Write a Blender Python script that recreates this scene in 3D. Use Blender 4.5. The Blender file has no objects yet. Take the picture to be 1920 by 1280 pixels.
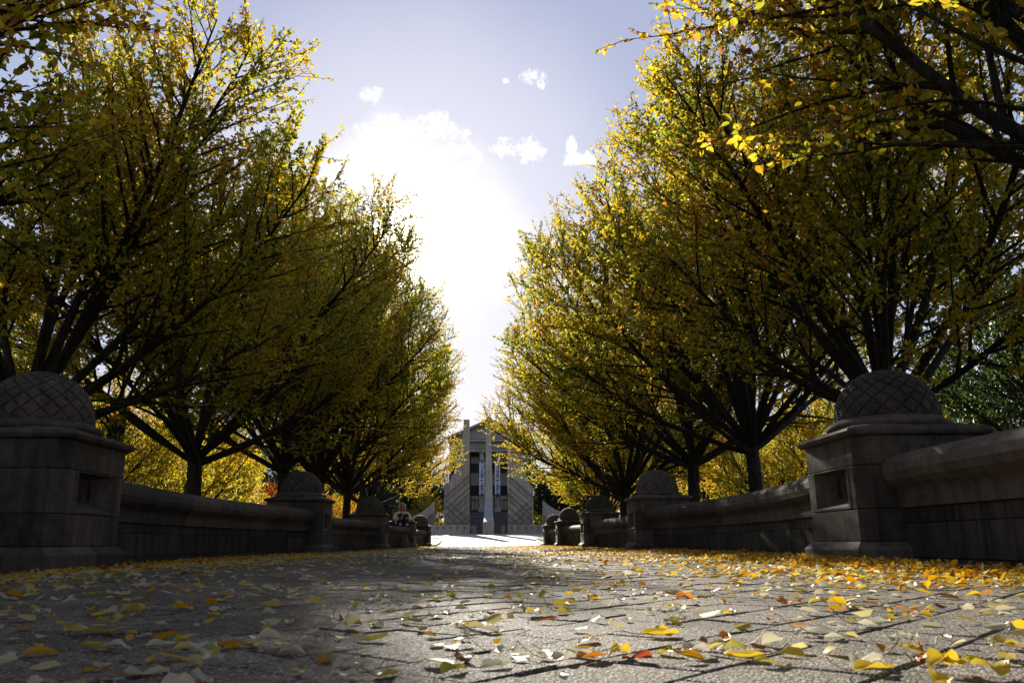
import bpy, math, random
import numpy as np
from mathutils import Matrix, Vector
from math import sin, cos, tan, pi, radians, sqrt, atan2

random.seed(7)
rng = np.random.default_rng(7)
scene = bpy.context.scene

# ------------------------------------------------------------------ camera
CAM_H = 0.187
PITCH, YAW, ROLL = radians(14.16), radians(1.7), radians(-0.38)
F = 1493.0


def cam_rot(u, f, v):
    """Direction (right, forward, up) in the camera's own frame -> world."""
    c, s = cos(ROLL), sin(ROLL)
    u, v = c * u - s * v, s * u + c * v
    cp, sp = cos(PITCH), sin(PITCH)
    f, v = cp * f - sp * v, sp * f + cp * v
    cy, sy = cos(YAW), sin(YAW)
    return Vector((cy * u + sy * f, -sy * u + cy * f, v))


def at(x, y, Y):
    """World point on the vertical plane at distance Y that photo pixel (x, y) looks at."""
    d = cam_rot(x - 960, F, 640 - y)
    return Vector((0, 0, CAM_H)) + d * (Y / d.y)


cam = bpy.data.cameras.new('camera')
cam.lens = 28.0
cam.sensor_width = 36.0
cam.clip_start = 0.02
cam.clip_end = 3000
cam.dof.use_dof = True
cam.dof.focus_distance = 9.0
cam.dof.aperture_fstop = 11
cam_o = bpy.data.objects.new('camera', cam)
scene.collection.objects.link(cam_o)
R_, U_, B_ = cam_rot(1, 0, 0), cam_rot(0, 0, 1), -cam_rot(0, 1, 0)
M = Matrix(((R_.x, U_.x, B_.x, 0), (R_.y, U_.y, B_.y, 0), (R_.z, U_.z, B_.z, CAM_H), (0, 0, 0, 1)))
cam_o.matrix_world = M
scene.camera = cam_o

# ------------------------------------------------------------------ light, sky, exposure
SUN_EL, SUN_AZ = radians(20.8), radians(-6.1)          # azimuth from +Y towards +X
SUN_DIR = Vector((sin(SUN_AZ) * cos(SUN_EL), cos(SUN_AZ) * cos(SUN_EL), sin(SUN_EL)))
SKY_STRENGTH = 0.058
SUN_STRENGTH = 5.0
EXPOSURE = 1.08

sun = bpy.data.lights.new('sun', 'SUN')
sun.energy = SUN_STRENGTH
sun.angle = radians(0.53)
sun.color = (1.0, 0.92, 0.78)
sun_o = bpy.data.objects.new('sun', sun)
sun_o.rotation_euler = SUN_DIR.to_track_quat('Z', 'Y').to_euler()
scene.collection.objects.link(sun_o)

world = bpy.data.worlds.new('World')
scene.world = world
world.use_nodes = True
wn = world.node_tree
wn.nodes.clear()


class NT:
    """Small helper for node trees."""
    def __init__(s, tree):
        s.t = tree

    def n(s, kind, **kw):
        nd = s.t.nodes.new(kind)
        ins = kw.pop('i', {})
        for k, v in kw.items():
            setattr(nd, k, v)
        for k, v in ins.items():
            if isinstance(v, bpy.types.NodeSocket):
                s.t.links.new(v, nd.inputs[k])
            else:
                nd.inputs[k].default_value = v
        return nd

    def math(s, op, a, b=None, c=None, clamp=False):
        nd = s.t.nodes.new('ShaderNodeMath')
        nd.operation = op
        nd.use_clamp = clamp
        for k, v in enumerate((a, b, c)):
            if v is None:
                continue
            if isinstance(v, bpy.types.NodeSocket):
                s.t.links.new(v, nd.inputs[k])
            else:
                nd.inputs[k].default_value = v
        return nd.outputs[0]

    def vmath(s, op, a, b=None):
        nd = s.t.nodes.new('ShaderNodeVectorMath')
        nd.operation = op
        for k, v in enumerate((a, b)):
            if v is None:
                continue
            if isinstance(v, bpy.types.NodeSocket):
                s.t.links.new(v, nd.inputs[k])
            else:
                nd.inputs[k].default_value = v
        return nd

    def mix(s, f, a, b, blend='MIX'):
        nd = s.t.nodes.new('ShaderNodeMix')
        nd.data_type = 'RGBA'
        nd.blend_type = blend
        for k, v in ((0, f), (6, a), (7, b)):
            if isinstance(v, bpy.types.NodeSocket):
                s.t.links.new(v, nd.inputs[k])
            else:
                nd.inputs[k].default_value = (*v, 1) if k and len(v) == 3 else v
        return nd.outputs[2]

    def noise(s, vec, scale, detail=3, rough=0.55):
        nd = s.t.nodes.new('ShaderNodeTexNoise')
        nd.inputs['Scale'].default_value = scale
        nd.inputs['Detail'].default_value = detail
        nd.inputs['Roughness'].default_value = rough
        if vec is not None:
            s.t.links.new(vec, nd.inputs['Vector'])
        return nd

    def ramp(s, fac, stops):
        nd = s.t.nodes.new('ShaderNodeValToRGB')
        cr = nd.color_ramp
        while len(cr.elements) > 1:
            cr.elements.remove(cr.elements[-1])
        for k, (p, c) in enumerate(stops):
            e = cr.elements[0] if k == 0 else cr.elements.new(p)
            e.position = p
            e.color = (*c, 1) if len(c) == 3 else c
        s.t.links.new(fac, nd.inputs[0])
        return nd.outputs[0]

    def smooth(s, v, lo, hi, a=0.0, b=1.0):
        nd = s.t.nodes.new('ShaderNodeMapRange')
        nd.interpolation_type = 'SMOOTHSTEP'
        s.t.links.new(v, nd.inputs[0])
        for k, x in enumerate((lo, hi, a, b)):
            nd.inputs[k + 1].default_value = x
        return nd.outputs[0]


W = NT(wn)
tc = W.n('ShaderNodeTexCoord').outputs['Generated']
sky = W.n('ShaderNodeTexSky', sky_type='NISHITA', sun_disc=False, sun_elevation=SUN_EL, sun_rotation=SUN_AZ,
          altitude=60.0, air_density=1.0, dust_density=0.25, ozone_density=2.2)
# a slightly lavender clear sky, thin bright veil round the sun, small fair weather clouds
skyc = W.mix(1.0, sky.outputs[0], (1.10, 0.955, 1.07), 'MULTIPLY')
hsv = W.n('ShaderNodeHueSaturation', i={'Saturation': 1.0, 'Value': 1.0, 'Color': skyc})
skyc = W.mix(1.0, W.n('ShaderNodeGamma', i={0: hsv.outputs[0], 1: 0.45}).outputs[0], (2.60, 2.60, 2.80), 'MULTIPLY')
dotn = W.vmath('DOT_PRODUCT', tc, tuple(SUN_DIR)).outputs['Value']
vn = W.noise(tc, 3.0, 5, 0.6)
dj = W.math('ADD', dotn, W.math('MULTIPLY', W.math('SUBTRACT', vn.outputs[0], 0.5), 0.03))
veil = W.math('ADD', W.math('MULTIPLY', W.smooth(dj, cos(radians(9.5)), cos(radians(3))), 0.62), W.math('MULTIPLY', W.smooth(dj, cos(radians(20)), cos(radians(5))), 0.34))
veil2 = W.smooth(dotn, cos(radians(4)), cos(radians(0)))
skyc = W.mix(veil, skyc, (9.6, 9.5, 9.6))
skyc = W.mix(veil2, skyc, (40, 38, 34))
n1 = W.noise(tc, 48.0, 7, 0.66)
n2 = W.noise(tc, 170.0, 5, 0.65)
nz = W.math('ADD', W.math('MULTIPLY', n1.outputs[0], 0.72), W.math('MULTIPLY', n2.outputs[0], 0.28))
cm = None
CLOUDS = [(695, 180, 34, 19), (1000, 145, 32, 17), (948, 153, 8, 6), (1015, 160, 9, 10), (968, 280, 56, 26), (1092, 296, 42, 15), (1072, 276, 12, 22),
          (770, 262, 112, 44), (828, 240, 30, 34), (850, 290, 70, 26), (700, 245, 50, 26),
          (1890, 440, 80, 22), (930, 770, 90, 20), (1400, -200, 90, 40), (500, -260, 120, 40)]
for cx, cy, rx, ry in CLOUDS:
    c = cam_rot(cx - 960, F, 640 - cy).normalized()
    right = c.cross(Vector((0, 0, 1))).normalized()
    up = right.cross(c)
    sc = F / (F * F + (cx - 960) ** 2 + (cy - 640) ** 2) ** 0.5 / F
    a = W.math('DIVIDE', W.vmath('DOT_PRODUCT', tc, tuple(right)).outputs['Value'], rx * sc)
    b = W.math('SUBTRACT', W.vmath('DOT_PRODUCT', tc, tuple(up)).outputs['Value'], 0.0)
    b = W.math('DIVIDE', b, ry * sc)
    d2 = W.math('ADD', W.math('MULTIPLY', a, a), W.math('MULTIPLY', b, b))
    front = W.math('GREATER_THAN', W.vmath('DOT_PRODUCT', tc, tuple(c)).outputs['Value'], 0.5)
    m = W.math('MULTIPLY', W.smooth(d2, 0.0, 2.0, 1.0, 0.0), front)
    cm = m if cm is None else W.math('MAXIMUM', cm, m)
cl = W.smooth(W.math('ADD', cm, W.math('MULTIPLY', W.math('SUBTRACT', nz, 0.5), 4.2)), 0.5, 1.3)
cl = W.math('MULTIPLY', cl, W.smooth(cm, 0.02, 0.3))
shade = W.mix(W.smooth(n1.outputs[0], 0.35, 0.65), (7.6, 7.6, 8.2), (11.5, 11.4, 11.6))
skyc = W.mix(W.math('MULTIPLY', cl, 0.9), skyc, shade)
bg = W.n('ShaderNodeBackground', i={'Color': skyc, 'Strength': SKY_STRENGTH})
W.n('ShaderNodeOutputWorld', i={'Surface': bg.outputs[0]})

scene.render.engine = 'CYCLES'
scene.view_settings.view_transform = 'Standard'
scene.view_settings.look = 'None'
scene.view_settings.gamma = 1
scene.view_settings.use_curve_mapping = False
scene.view_settings.exposure = EXPOSURE
cy = scene.cycles
cy.max_bounces = 9
cy.diffuse_bounces = 7
cy.glossy_bounces = 2
cy.transmission_bounces = 5
cy.transparent_max_bounces = 4
cy.sample_clamp_indirect = 6.0
cy.use_denoising = True

# ------------------------------------------------------------------ materials
def new_mat(name):
    m = bpy.data.materials.new(name)
    m.use_nodes = True
    m.node_tree.nodes.clear()
    return m, NT(m.node_tree)


def finish(T, col, rough, bump=None, bstr=0.3, bdist=0.01, spec=0.5, metal=0.0):
    p = T.n('ShaderNodeBsdfPrincipled')
    for k, v in (('Base Color', col), ('Roughness', rough), ('Specular IOR Level', spec), ('Metallic', metal)):
        if isinstance(v, bpy.types.NodeSocket):
            T.t.links.new(v, p.inputs[k])
        elif k == 'Base Color':
            p.inputs[k].default_value = (*v, 1)
        else:
            p.inputs[k].default_value = v
    if bump is not None:
        b = T.n('ShaderNodeBump', i={'Strength': bstr, 'Distance': bdist, 'Height': bump})
        T.t.links.new(b.outputs[0], p.inputs['Normal'])
    T.n('ShaderNodeOutputMaterial', i={'Surface': p.outputs[0]})
    return p


def stone_mat(name, a, b, streak=0.6, rough=0.8, scale=1.0, bdist=0.006, spec=0.3):
    m, T = new_mat(name)
    geo = T.n('ShaderNodeNewGeometry')
    P = geo.outputs['Position']
    rnd = T.n('ShaderNodeObjectInfo').outputs['Random']
    mp = T.n('ShaderNodeMapping', i={'Vector': P, 'Scale': (9 * scale, 9 * scale, 0.9 * scale)})
    st = T.noise(mp.outputs[0], 1.0, 5, 0.65).outputs[0]
    big = T.noise(P, 1.6 * scale, 4, 0.6).outputs[0]
    fine = T.noise(P, 130 * scale, 3, 0.7).outputs[0]
    mid = T.noise(P, 14 * scale, 5, 0.65).outputs[0]
    f = T.math('ADD', T.math('MULTIPLY', mid, 0.5), T.math('MULTIPLY', big, 0.5))
    f = T.math('ADD', f, T.math('MULTIPLY', T.math('SUBTRACT', rnd, 0.5), 0.22))
    f = T.smooth(f, 0.3, 0.72)
    c = T.mix(f, a, b)
    sk = T.smooth(st, 0.42, 0.68, 1.0, 1.0 - streak)
    c = T.mix(1.0, c, T.n('ShaderNodeCombineColor', i={0: sk, 1: sk, 2: sk}).outputs[0], 'MULTIPLY')
    c = T.mix(T.math('MULTIPLY', fine, 0.35), c, tuple(x * 0.5 for x in a))
    h = T.math('ADD', T.math('MULTIPLY', fine, 0.35), T.math('MULTIPLY', mid, 0.8))
    finish(T, c, rough, h, 0.55, bdist, spec)
    return m


MAT = {}
MAT['stone'] = stone_mat('weathered_brownstone', (0.045, 0.037, 0.031), (0.15, 0.122, 0.098), 0.45)
MAT['wall_stone'] = stone_mat('stained_ashlar', (0.022, 0.019, 0.017), (0.085, 0.074, 0.062), 0.75)
MAT['mortar'] = stone_mat('mortar', (0.05, 0.047, 0.043), (0.09, 0.085, 0.08), 0.2)
MAT['memorial'] = stone_mat('memorial_limestone', (0.37, 0.305, 0.235), (0.53, 0.45, 0.36), 0.3, scale=0.35, bdist=0.02)
MAT['stair'] = stone_mat('granite_stair', (0.10, 0.098, 0.10), (0.16, 0.155, 0.155), 0.2, scale=0.35)
MAT['apron'] = stone_mat('polished_apron_stone', (0.30, 0.295, 0.30), (0.37, 0.365, 0.375), 0.08, rough=0.35, scale=0.35, bdist=0.004, spec=0.5)
MAT['relief'] = stone_mat('memorial_relief', (0.20, 0.165, 0.13), (0.30, 0.255, 0.21), 0.3, scale=0.35, bdist=0.02)
MAT['building'] = stone_mat('building_limestone', (0.32, 0.295, 0.27), (0.45, 0.41, 0.37), 0.25, scale=0.3, bdist=0.02)
MAT['building_dark'] = stone_mat('building_spandrel', (0.045, 0.045, 0.05), (0.08, 0.08, 0.085), 0.2, scale=0.3)


def simple(name, col, rough=0.6, metal=0.0, spec=0.5, var=0.25, nscale=8, bd=0.004):
    m, T = new_mat(name)
    P = T.n('ShaderNodeTexCoord').outputs['Object']
    n = T.noise(P, nscale, 4, 0.6).outputs[0]
    c = T.mix(n, tuple(x * (1 - var) for x in col), tuple(min(1, x * (1 + var)) for x in col))
    finish(T, c, rough, T.noise(P, nscale * 7, 3).outputs[0], 0.3, bd, spec, metal)
    return m


MAT['black_metal'] = simple('black_painted_metal', (0.012, 0.012, 0.013), 0.45)
MAT['sign_face'] = simple('sign_back', (0.012, 0.012, 0.012), 0.8, spec=0.2)
MAT['banner'] = simple('banner_cloth', (0.72, 0.70, 0.86), 0.8, var=0.04)
MAT['ink'] = simple('banner_print', (0.03, 0.025, 0.08), 0.8, var=0.05)
MAT['glass'] = simple('window_glass', (0.05, 0.065, 0.085), 0.12, spec=0.5, var=0.3, nscale=1)
MAT['window_frame'] = simple('window_frame', (0.30, 0.29, 0.28), 0.5)
MAT['door_wood'] = simple('door_bronze', (0.10, 0.075, 0.045), 0.5)
MAT['kerb'] = simple('kerb_concrete', (0.42, 0.40, 0.37), 0.85, var=0.15)
MAT['coat'] = simple('cream_fleece', (0.80, 0.73, 0.54), 0.95, var=0.12, nscale=30, bd=0.02)
MAT['jeans'] = simple('blue_denim', (0.022, 0.035, 0.10), 0.9)
MAT['skin'] = simple('skin', (0.42, 0.22, 0.15), 0.55, var=0.08)
MAT['hair'] = simple('light_brown_hair', (0.30, 0.20, 0.11), 0.6)
MAT['shoe'] = simple('white_shoe', (0.6, 0.58, 0.55), 0.6)
MAT['bag'] = simple('grey_green_bag', (0.10, 0.12, 0.085), 0.8)
MAT['petiole'] = simple('leaf_stalk', (0.34, 0.11, 0.04), 0.6)


def bark_mat(name, a, b):
    m, T = new_mat(name)
    P = T.n('ShaderNodeTexCoord').outputs['Object']
    mp = T.n('ShaderNodeMapping', i={'Vector': P, 'Scale': (26, 26, 5)})
    v = T.noise(mp.outputs[0], 1.0, 5, 0.7).outputs[0]
    finish(T, T.mix(T.smooth(v, 0.35, 0.65), a, b), 0.9, v, 0.9, 0.02, 0.2)
    return m


MAT['bark'] = bark_mat('bark', (0.016, 0.013, 0.011), (0.055, 0.045, 0.038))


def leaf_mat(name, stops, trans=0.55, rough=0.45, noise_scale=0.55, spec=0.25, use_tint=True, noise_amt=0.75):
    """Thin leaves: reflecting and letting light through. Colour by leaf (attribute) and by bough (noise)."""
    m, T = new_mat(name)
    P = T.n('ShaderNodeTexCoord').outputs['Object']
    at_ = T.n('ShaderNodeAttribute', attribute_name='leaf_rnd').outputs['Fac']
    nz = T.noise(P, noise_scale, 3, 0.6).outputs[0]
    oi = T.n('ShaderNodeObjectInfo')
    f = T.math('MULTIPLY', T.math('SUBTRACT', at_, 0.5), 0.62)
    f = T.math('ADD', f, T.math('MULTIPLY', T.math('SUBTRACT', nz, 0.5), noise_amt * 2))
    f = T.math('ADD', f, 0.5)
    if use_tint:
        # object colour alpha-free trick: red channel of the object colour shifts this tree along its own leaf colours
        sep = T.n('ShaderNodeSeparateColor', i={0: oi.outputs['Color']})
        f = T.math('ADD', f, T.math('SUBTRACT', sep.outputs[0], 0.54))
    f = T.math('MINIMUM', T.math('MAXIMUM', f, 0.0), 1.0)
    c = T.ramp(f, stops)
    br = T.noise(P, 9.0, 2).outputs[0]
    c = T.mix(T.math('MULTIPLY', br, 0.5), c, T.mix(1.0, c, (0.45, 0.42, 0.35), 'MULTIPLY'))
    p = T.n('ShaderNodeBsdfPrincipled', i={'Base Color': c, 'Roughness': rough, 'Specular IOR Level': spec})
    tcol = T.n('ShaderNodeHueSaturation', i={'Saturation': 1.06, 'Value': 1.75, 'Color': c}).outputs[0]
    t = T.n('ShaderNodeBsdfTranslucent', i={'Color': tcol})
    mx = T.n('ShaderNodeMixShader', i={0: trans, 1: p.outputs[0], 2: t.outputs[0]})
    T.n('ShaderNodeOutputMaterial', i={'Surface': mx.outputs[0]})
    return m


MAT['leaf'] = leaf_mat('autumn_leaves', [(0.0, (0.035, 0.075, 0.012)), (0.28, (0.13, 0.18, 0.025)), (0.48, (0.34, 0.32, 0.040)),
                                          (0.74, (0.56, 0.42, 0.050)), (0.91, (0.48, 0.26, 0.045)), (1.0, (0.30, 0.14, 0.05))], trans=0.6)
MAT['yellow_leaf'] = leaf_mat('bright_yellow_leaves', [(0.0, (0.14, 0.19, 0.03)), (0.3, (0.40, 0.36, 0.05)), (0.6, (0.55, 0.41, 0.06)),
                                                       (0.85, (0.55, 0.25, 0.02)), (1.0, (0.35, 0.10, 0.02))])
MAT['green_leaf'] = leaf_mat('green_leaves', [(0.0, (0.020, 0.040, 0.012)), (0.5, (0.045, 0.080, 0.020)), (0.8, (0.10, 0.13, 0.025)), (1.0, (0.28, 0.24, 0.04))], trans=0.38)
MAT['dark_leaf'] = leaf_mat('evergreen_leaves', [(0.0, (0.010, 0.020, 0.008)), (0.6, (0.022, 0.042, 0.012)), (1.0, (0.06, 0.07, 0.012))], trans=0.15)
MAT['red_leaf'] = leaf_mat('russet_leaves', [(0.0, (0.16, 0.05, 0.02)), (0.6, (0.30, 0.07, 0.02)), (1.0, (0.40, 0.17, 0.03))])
MAT['litter'] = leaf_mat('fallen_leaves', [(0.0, (0.14, 0.06, 0.02)), (0.22, (0.42, 0.17, 0.025)), (0.45, (0.55, 0.30, 0.03)), (0.62, (0.62, 0.46, 0.05)),
                                           (0.78, (0.58, 0.50, 0.22)), (1.0, (0.62, 0.57, 0.40))], trans=0.35, use_tint=False, noise_scale=1.5, noise_amt=0.12, rough=0.55, spec=0.2)


def leaf_single(name, col, trans=0.35):
    m, T = new_mat(name)
    P = T.n('ShaderNodeTexCoord').outputs['Object']
    n = T.noise(P, 45, 4, 0.6).outputs[0]
    sp = T.smooth(T.noise(P, 160, 3, 0.7).outputs[0], 0.62, 0.72)
    c = T.mix(n, tuple(x * 0.75 for x in col), tuple(min(1, x * 1.2) for x in col))
    c = T.mix(T.math('MULTIPLY', sp, 0.6), c, (0.12, 0.05, 0.015))
    sx = T.n('ShaderNodeSeparateXYZ', i={0: P})
    wv = T.n('ShaderNodeTexWave', wave_type='BANDS', i={'Scale': 60.0, 'Distortion': 1.0})
    wmap = T.math('ADD', sx.outputs[0], T.math('ABSOLUTE', sx.outputs[1]))
    T.t.links.new(T.n('ShaderNodeCombineXYZ', i={0: wmap}).outputs[0], wv.inputs['Vector'])
    b = T.n('ShaderNodeBump', i={'Strength': 0.35, 'Distance': 0.002, 'Height': wv.outputs['Fac']})
    p = T.n('ShaderNodeBsdfPrincipled', i={'Base Color': c, 'Roughness': 0.42, 'Specular IOR Level': 0.45, 'Normal': b.outputs[0]})
    t = T.n('ShaderNodeBsdfTranslucent', i={'Color': T.n('ShaderNodeHueSaturation', i={'Value': 1.25, 'Color': c}).outputs[0]})
    mx = T.n('ShaderNodeMixShader', i={0: trans, 1: p.outputs[0], 2: t.outputs[0]})
    T.n('ShaderNodeOutputMaterial', i={'Surface': mx.outputs[0]})
    return m


LEAFCOL = {'pale cream': (0.56, 0.52, 0.38), 'yellow': (0.66, 0.47, 0.03), 'olive yellow': (0.42, 0.36, 0.05), 'orange': (0.58, 0.21, 0.02),
           'russet': (0.36, 0.075, 0.02), 'brown': (0.26, 0.12, 0.05)}
LEAFMAT = {k: leaf_single('fallen_leaf_' + k.replace(' ', '_'), v) for k, v in LEAFCOL.items()}

# exposed-aggregate pavers
m, T = new_mat('aggregate_paver')
P = T.n('ShaderNodeNewGeometry').outputs['Position']
rnd = T.n('ShaderNodeObjectInfo').outputs['Random']
vor = T.n('ShaderNodeTexVoronoi', i={'Vector': P, 'Scale': 190.0})
vor2 = T.n('ShaderNodeTexVoronoi', i={'Vector': P, 'Scale': 520.0})
grain = T.noise(P, 330, 3, 0.7).outputs[0]
big = T.noise(P, 1.3, 4, 0.6).outputs[0]
med = T.noise(P, 11, 4, 0.6).outputs[0]
val = T.n('ShaderNodeSeparateColor', i={0: vor.outputs['Color']}).outputs[0]
c = T.ramp(val, [(0.0, (0.062, 0.053, 0.044)), (0.45, (0.185, 0.160, 0.126)), (0.8, (0.33, 0.285, 0.222)), (0.96, (0.68, 0.62, 0.52))])
c = T.mix(T.math('MULTIPLY', grain, 0.6), c, (0.07, 0.066, 0.063))
c = T.mix(T.math('MULTIPLY', T.smooth(big, 0.35, 0.7), 0.4), c, (0.06, 0.056, 0.052))
c = T.mix(T.math('MULTIPLY', T.smooth(med, 0.45, 0.7), 0.3), c, (0.17, 0.155, 0.135))
tone = T.math('ADD', 0.78, T.math('MULTIPLY', rnd, 0.44))
c = T.mix(1.0, c, T.n('ShaderNodeCombineColor', i={0: tone, 1: tone, 2: tone}).outputs[0], 'MULTIPLY')
hh = T.math('ADD', T.math('SUBTRACT', 1.0, vor.outputs['Distance']), T.math('MULTIPLY', grain, 0.5))
rg = T.math('ADD', 0.50, T.math('MULTIPLY', T.n('ShaderNodeSeparateColor', i={0: vor2.outputs['Color']}).outputs[1], 0.55))
finish(T, c, rg, hh, 1.0, 0.0045, 0.12)
MAT['paver'] = m

# far paving: the same aggregate, with the diagonal joints in the material
m, T = new_mat('far_paving')
P = T.n('ShaderNodeNewGeometry').outputs['Position']
big = T.noise(P, 1.3, 4, 0.6).outputs[0]
gr = T.noise(P, 60, 4, 0.7).outputs[0]
mp = T.n('ShaderNodeMapping', i={'Vector': P, 'Rotation': (0, 0, radians(-45)), 'Scale': (1, 1, 1)})
bk = T.n('ShaderNodeTexBrick', offset=0.5, i={'Vector': mp.outputs[0], 'Scale': 1.0, 'Mortar Size': 0.004, 'Brick Width': 0.2, 'Row Height': 0.2,
                                             'Color1': (0.16, 0.145, 0.128, 1), 'Color2': (0.22, 0.20, 0.175, 1), 'Mortar': (0.03, 0.028, 0.026, 1)})
c = T.mix(T.math('MULTIPLY', gr, 0.5), bk.outputs['Color'], (0.08, 0.075, 0.07))
c = T.mix(T.math('MULTIPLY', T.smooth(big, 0.35, 0.7), 0.35), c, (0.075, 0.07, 0.065))
finish(T, c, 0.85, gr, 0.5, 0.004, 0.1)
MAT['far_paving'] = m
MAT['joint'] = simple('joint_sand', (0.028, 0.024, 0.02), 0.95)

m, T = new_mat('plaza_concrete')
P = T.n('ShaderNodeNewGeometry').outputs['Position']
gr = T.noise(P, 3, 5, 0.65).outputs[0]
c = T.mix(gr, (0.26, 0.245, 0.22), (0.37, 0.355, 0.32))
finish(T, c, 0.75, T.noise(P, 20, 4).outputs[0], 0.3, 0.01, 0.2)
MAT['plaza'] = m

m, T = new_mat('grass_ground')
P = T.n('ShaderNodeNewGeometry').outputs['Position']
gr = T.noise(P, 6, 6, 0.75).outputs[0]
big = T.noise(P, 0.15, 3).outputs[0]
c = T.mix(gr, (0.025, 0.05, 0.012), (0.07, 0.12, 0.025))
c = T.mix(T.math('MULTIPLY', T.smooth(T.noise(P, 9, 6, 0.8).outputs[0], 0.5, 0.62), 0.6), c, (0.30, 0.18, 0.03))
finish(T, c, 0.9, T.noise(P, 40, 4, 0.8).outputs[0], 1.0, 0.04, 0.15)
MAT['grass'] = m
m, T = new_mat('mown_grass')
P = T.n('ShaderNodeNewGeometry').outputs['Position']
c = T.mix(T.noise(P, 8, 6, 0.75).outputs[0], (0.09, 0.16, 0.02), (0.22, 0.30, 0.05))
finish(T, c, 0.8, T.noise(P, 50, 4, 0.8).outputs[0], 1.0, 0.04, 0.2)
MAT['lawn'] = m

# ------------------------------------------------------------------ object helpers
COL = scene.collection


def mesh_obj(name, verts, faces, mat, parent=None, smooth=False, loc=None):
    me = bpy.data.meshes.new(name)
    me.from_pydata([tuple(v) for v in verts], [], faces)
    if smooth:
        me.polygons.foreach_set('use_smooth', [True] * len(me.polygons))
    me.materials.append(mat)
    me.validate()
    me.update()
    return link(name, me, parent, loc)


def link(name, data, parent=None, loc=None):
    o = bpy.data.objects.new(name, data)
    COL.objects.link(o)
    if parent is not None:
        o.parent = parent
    if loc is not None:
        o.location = loc
    return o


def thing(name, label, cat, loc=(0, 0, 0), rz=0.0, group=None):
    o = bpy.data.objects.new(name, None)
    COL.objects.link(o)
    o.empty_display_size = 0.2
    o.location = loc
    o.rotation_euler = (0, 0, rz)
    return tag(o, label, cat, group)


def tag(o, label, cat, group=None):
    o['label'] = label
    o['category'] = cat
    if group:
        o['group'] = group
    return o


def setting(o, kind='structure'):
    o['kind'] = kind
    return o


def dup(root, label=None, loc=None, rz=None, group=None):
    r = root.copy()
    COL.objects.link(r)
    if loc is not None:
        r.location = loc
    if rz is not None:
        r.rotation_euler = (0, 0, rz)
    if label:
        r['label'] = label
    if group:
        r['group'] = group
    for ch in list(root.children):
        c = ch.copy()
        COL.objects.link(c)
        c.parent = r
        for g in list(ch.children):
            d = g.copy()
            COL.objects.link(d)
            d.parent = c
    return r


def clip(poly, a, b, c):
    """Keep the part of convex polygon with a*x+b*y <= c."""
    out = []
    n = len(poly)
    for k in range(n):
        p, q = poly[k], poly[(k + 1) % n]
        dp, dq = a * p[0] + b * p[1] - c, a * q[0] + b * q[1] - c
        if dp <= 0:
            out.append(p)
        if (dp < 0 < dq) or (dq < 0 < dp):
            t = dp / (dp - dq)
            out.append((p[0] + (q[0] - p[0]) * t, p[1] + (q[1] - p[1]) * t))
    return out


def inset(poly, d):
    """Shrink a convex counter-clockwise polygon by d."""
    n = len(poly)
    lines = []
    for k in range(n):
        (x0, y0), (x1, y1) = poly[k], poly[(k + 1) % n]
        ex, ey = x1 - x0, y1 - y0
        L = max(1e-9, sqrt(ex * ex + ey * ey))
        nx, ny = -ey / L, ex / L
        lines.append((x0 + nx * d, y0 + ny * d, ex / L, ey / L))
    out = []
    for k in range(n):
        x0, y0, ax, ay = lines[k - 1]
        x1, y1, bx, by = lines[k]
        den = ax * by - ay * bx
        if abs(den) < 1e-6:
            out.append((x1, y1))
            continue
        t = ((x1 - x0) * by - (y1 - y0) * bx) / den
        out.append((x0 + ax * t, y0 + ay * t))
    return out


def rings(rs, close_top=True, close_bottom=True):
    """rs: list of rings (lists of 3-D points, same count) -> verts, faces."""
    v, f = [], []
    n = len(rs[0])
    for r in rs:
        v += r
    for k in range(len(rs) - 1):
        for j in range(n):
            a, b = k * n + j, k * n + (j + 1) % n
            f.append((a, b, b + n, a + n))
    if close_bottom:
        f.append(tuple(range(n - 1, -1, -1)))
    if close_top:
        f.append(tuple(range((len(rs) - 1) * n, len(rs) * n)))
    return v, f


def prism(poly, z0, z1, bev=0.005, gap=0.0):
    if gap:
        poly = inset(poly, gap)
    pi_ = inset(poly, bev)
    R = [[(x, y, z0) for x, y in pi_], [(x, y, z0 + bev) for x, y in poly],
         [(x, y, z1 - bev) for x, y in poly], [(x, y, z1) for x, y in pi_]]
    return rings(R)


def merge(parts):
    V, Fc = [], []
    for v, f in parts:
        o = len(V)
        V += list(v)
        Fc += [tuple(i + o for i in t) for t in f]
    return V, Fc


def box(x0, x1, y0, y1, z0, z1, bev=0.004):
    return prism([(x0, y0), (x1, y0), (x1, y1), (x0, y1)], z0, z1, bev)


def tube(pts, rad, n=6):
    R = []
    pts = [Vector(p) for p in pts]
    for k, p in enumerate(pts):
        d = (pts[min(k + 1, len(pts) - 1)] - pts[max(k - 1, 0)]).normalized()
        u = d.orthogonal().normalized()
        w = d.cross(u)
        R.append([tuple(p + (u * cos(2 * pi * j / n) + w * sin(2 * pi * j / n)) * rad[k]) for j in range(n)])
    return rings(R)


def chamfer_square(h, c):
    return [(-h + c, -h), (h - c, -h), (h, -h + c), (h, h - c), (h - c, h), (-h + c, h), (-h, h - c), (-h, -h + c)]


def lathe(profile, n=32):
    return rings([[(r * cos(2 * pi * j / n), r * sin(2 * pi * j / n), z) for j in range(n)] for r, z in profile])

# ------------------------------------------------------------------ ground, path, plaza
def gz(Y):
    """Ground height along the axis: flat to the end of the bridge, then rising to the memorial."""
    if Y < 45:
        return 0.0
    if Y < 90:
        return (Y - 45) * 0.0256
    return 45 * 0.0256


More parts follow.
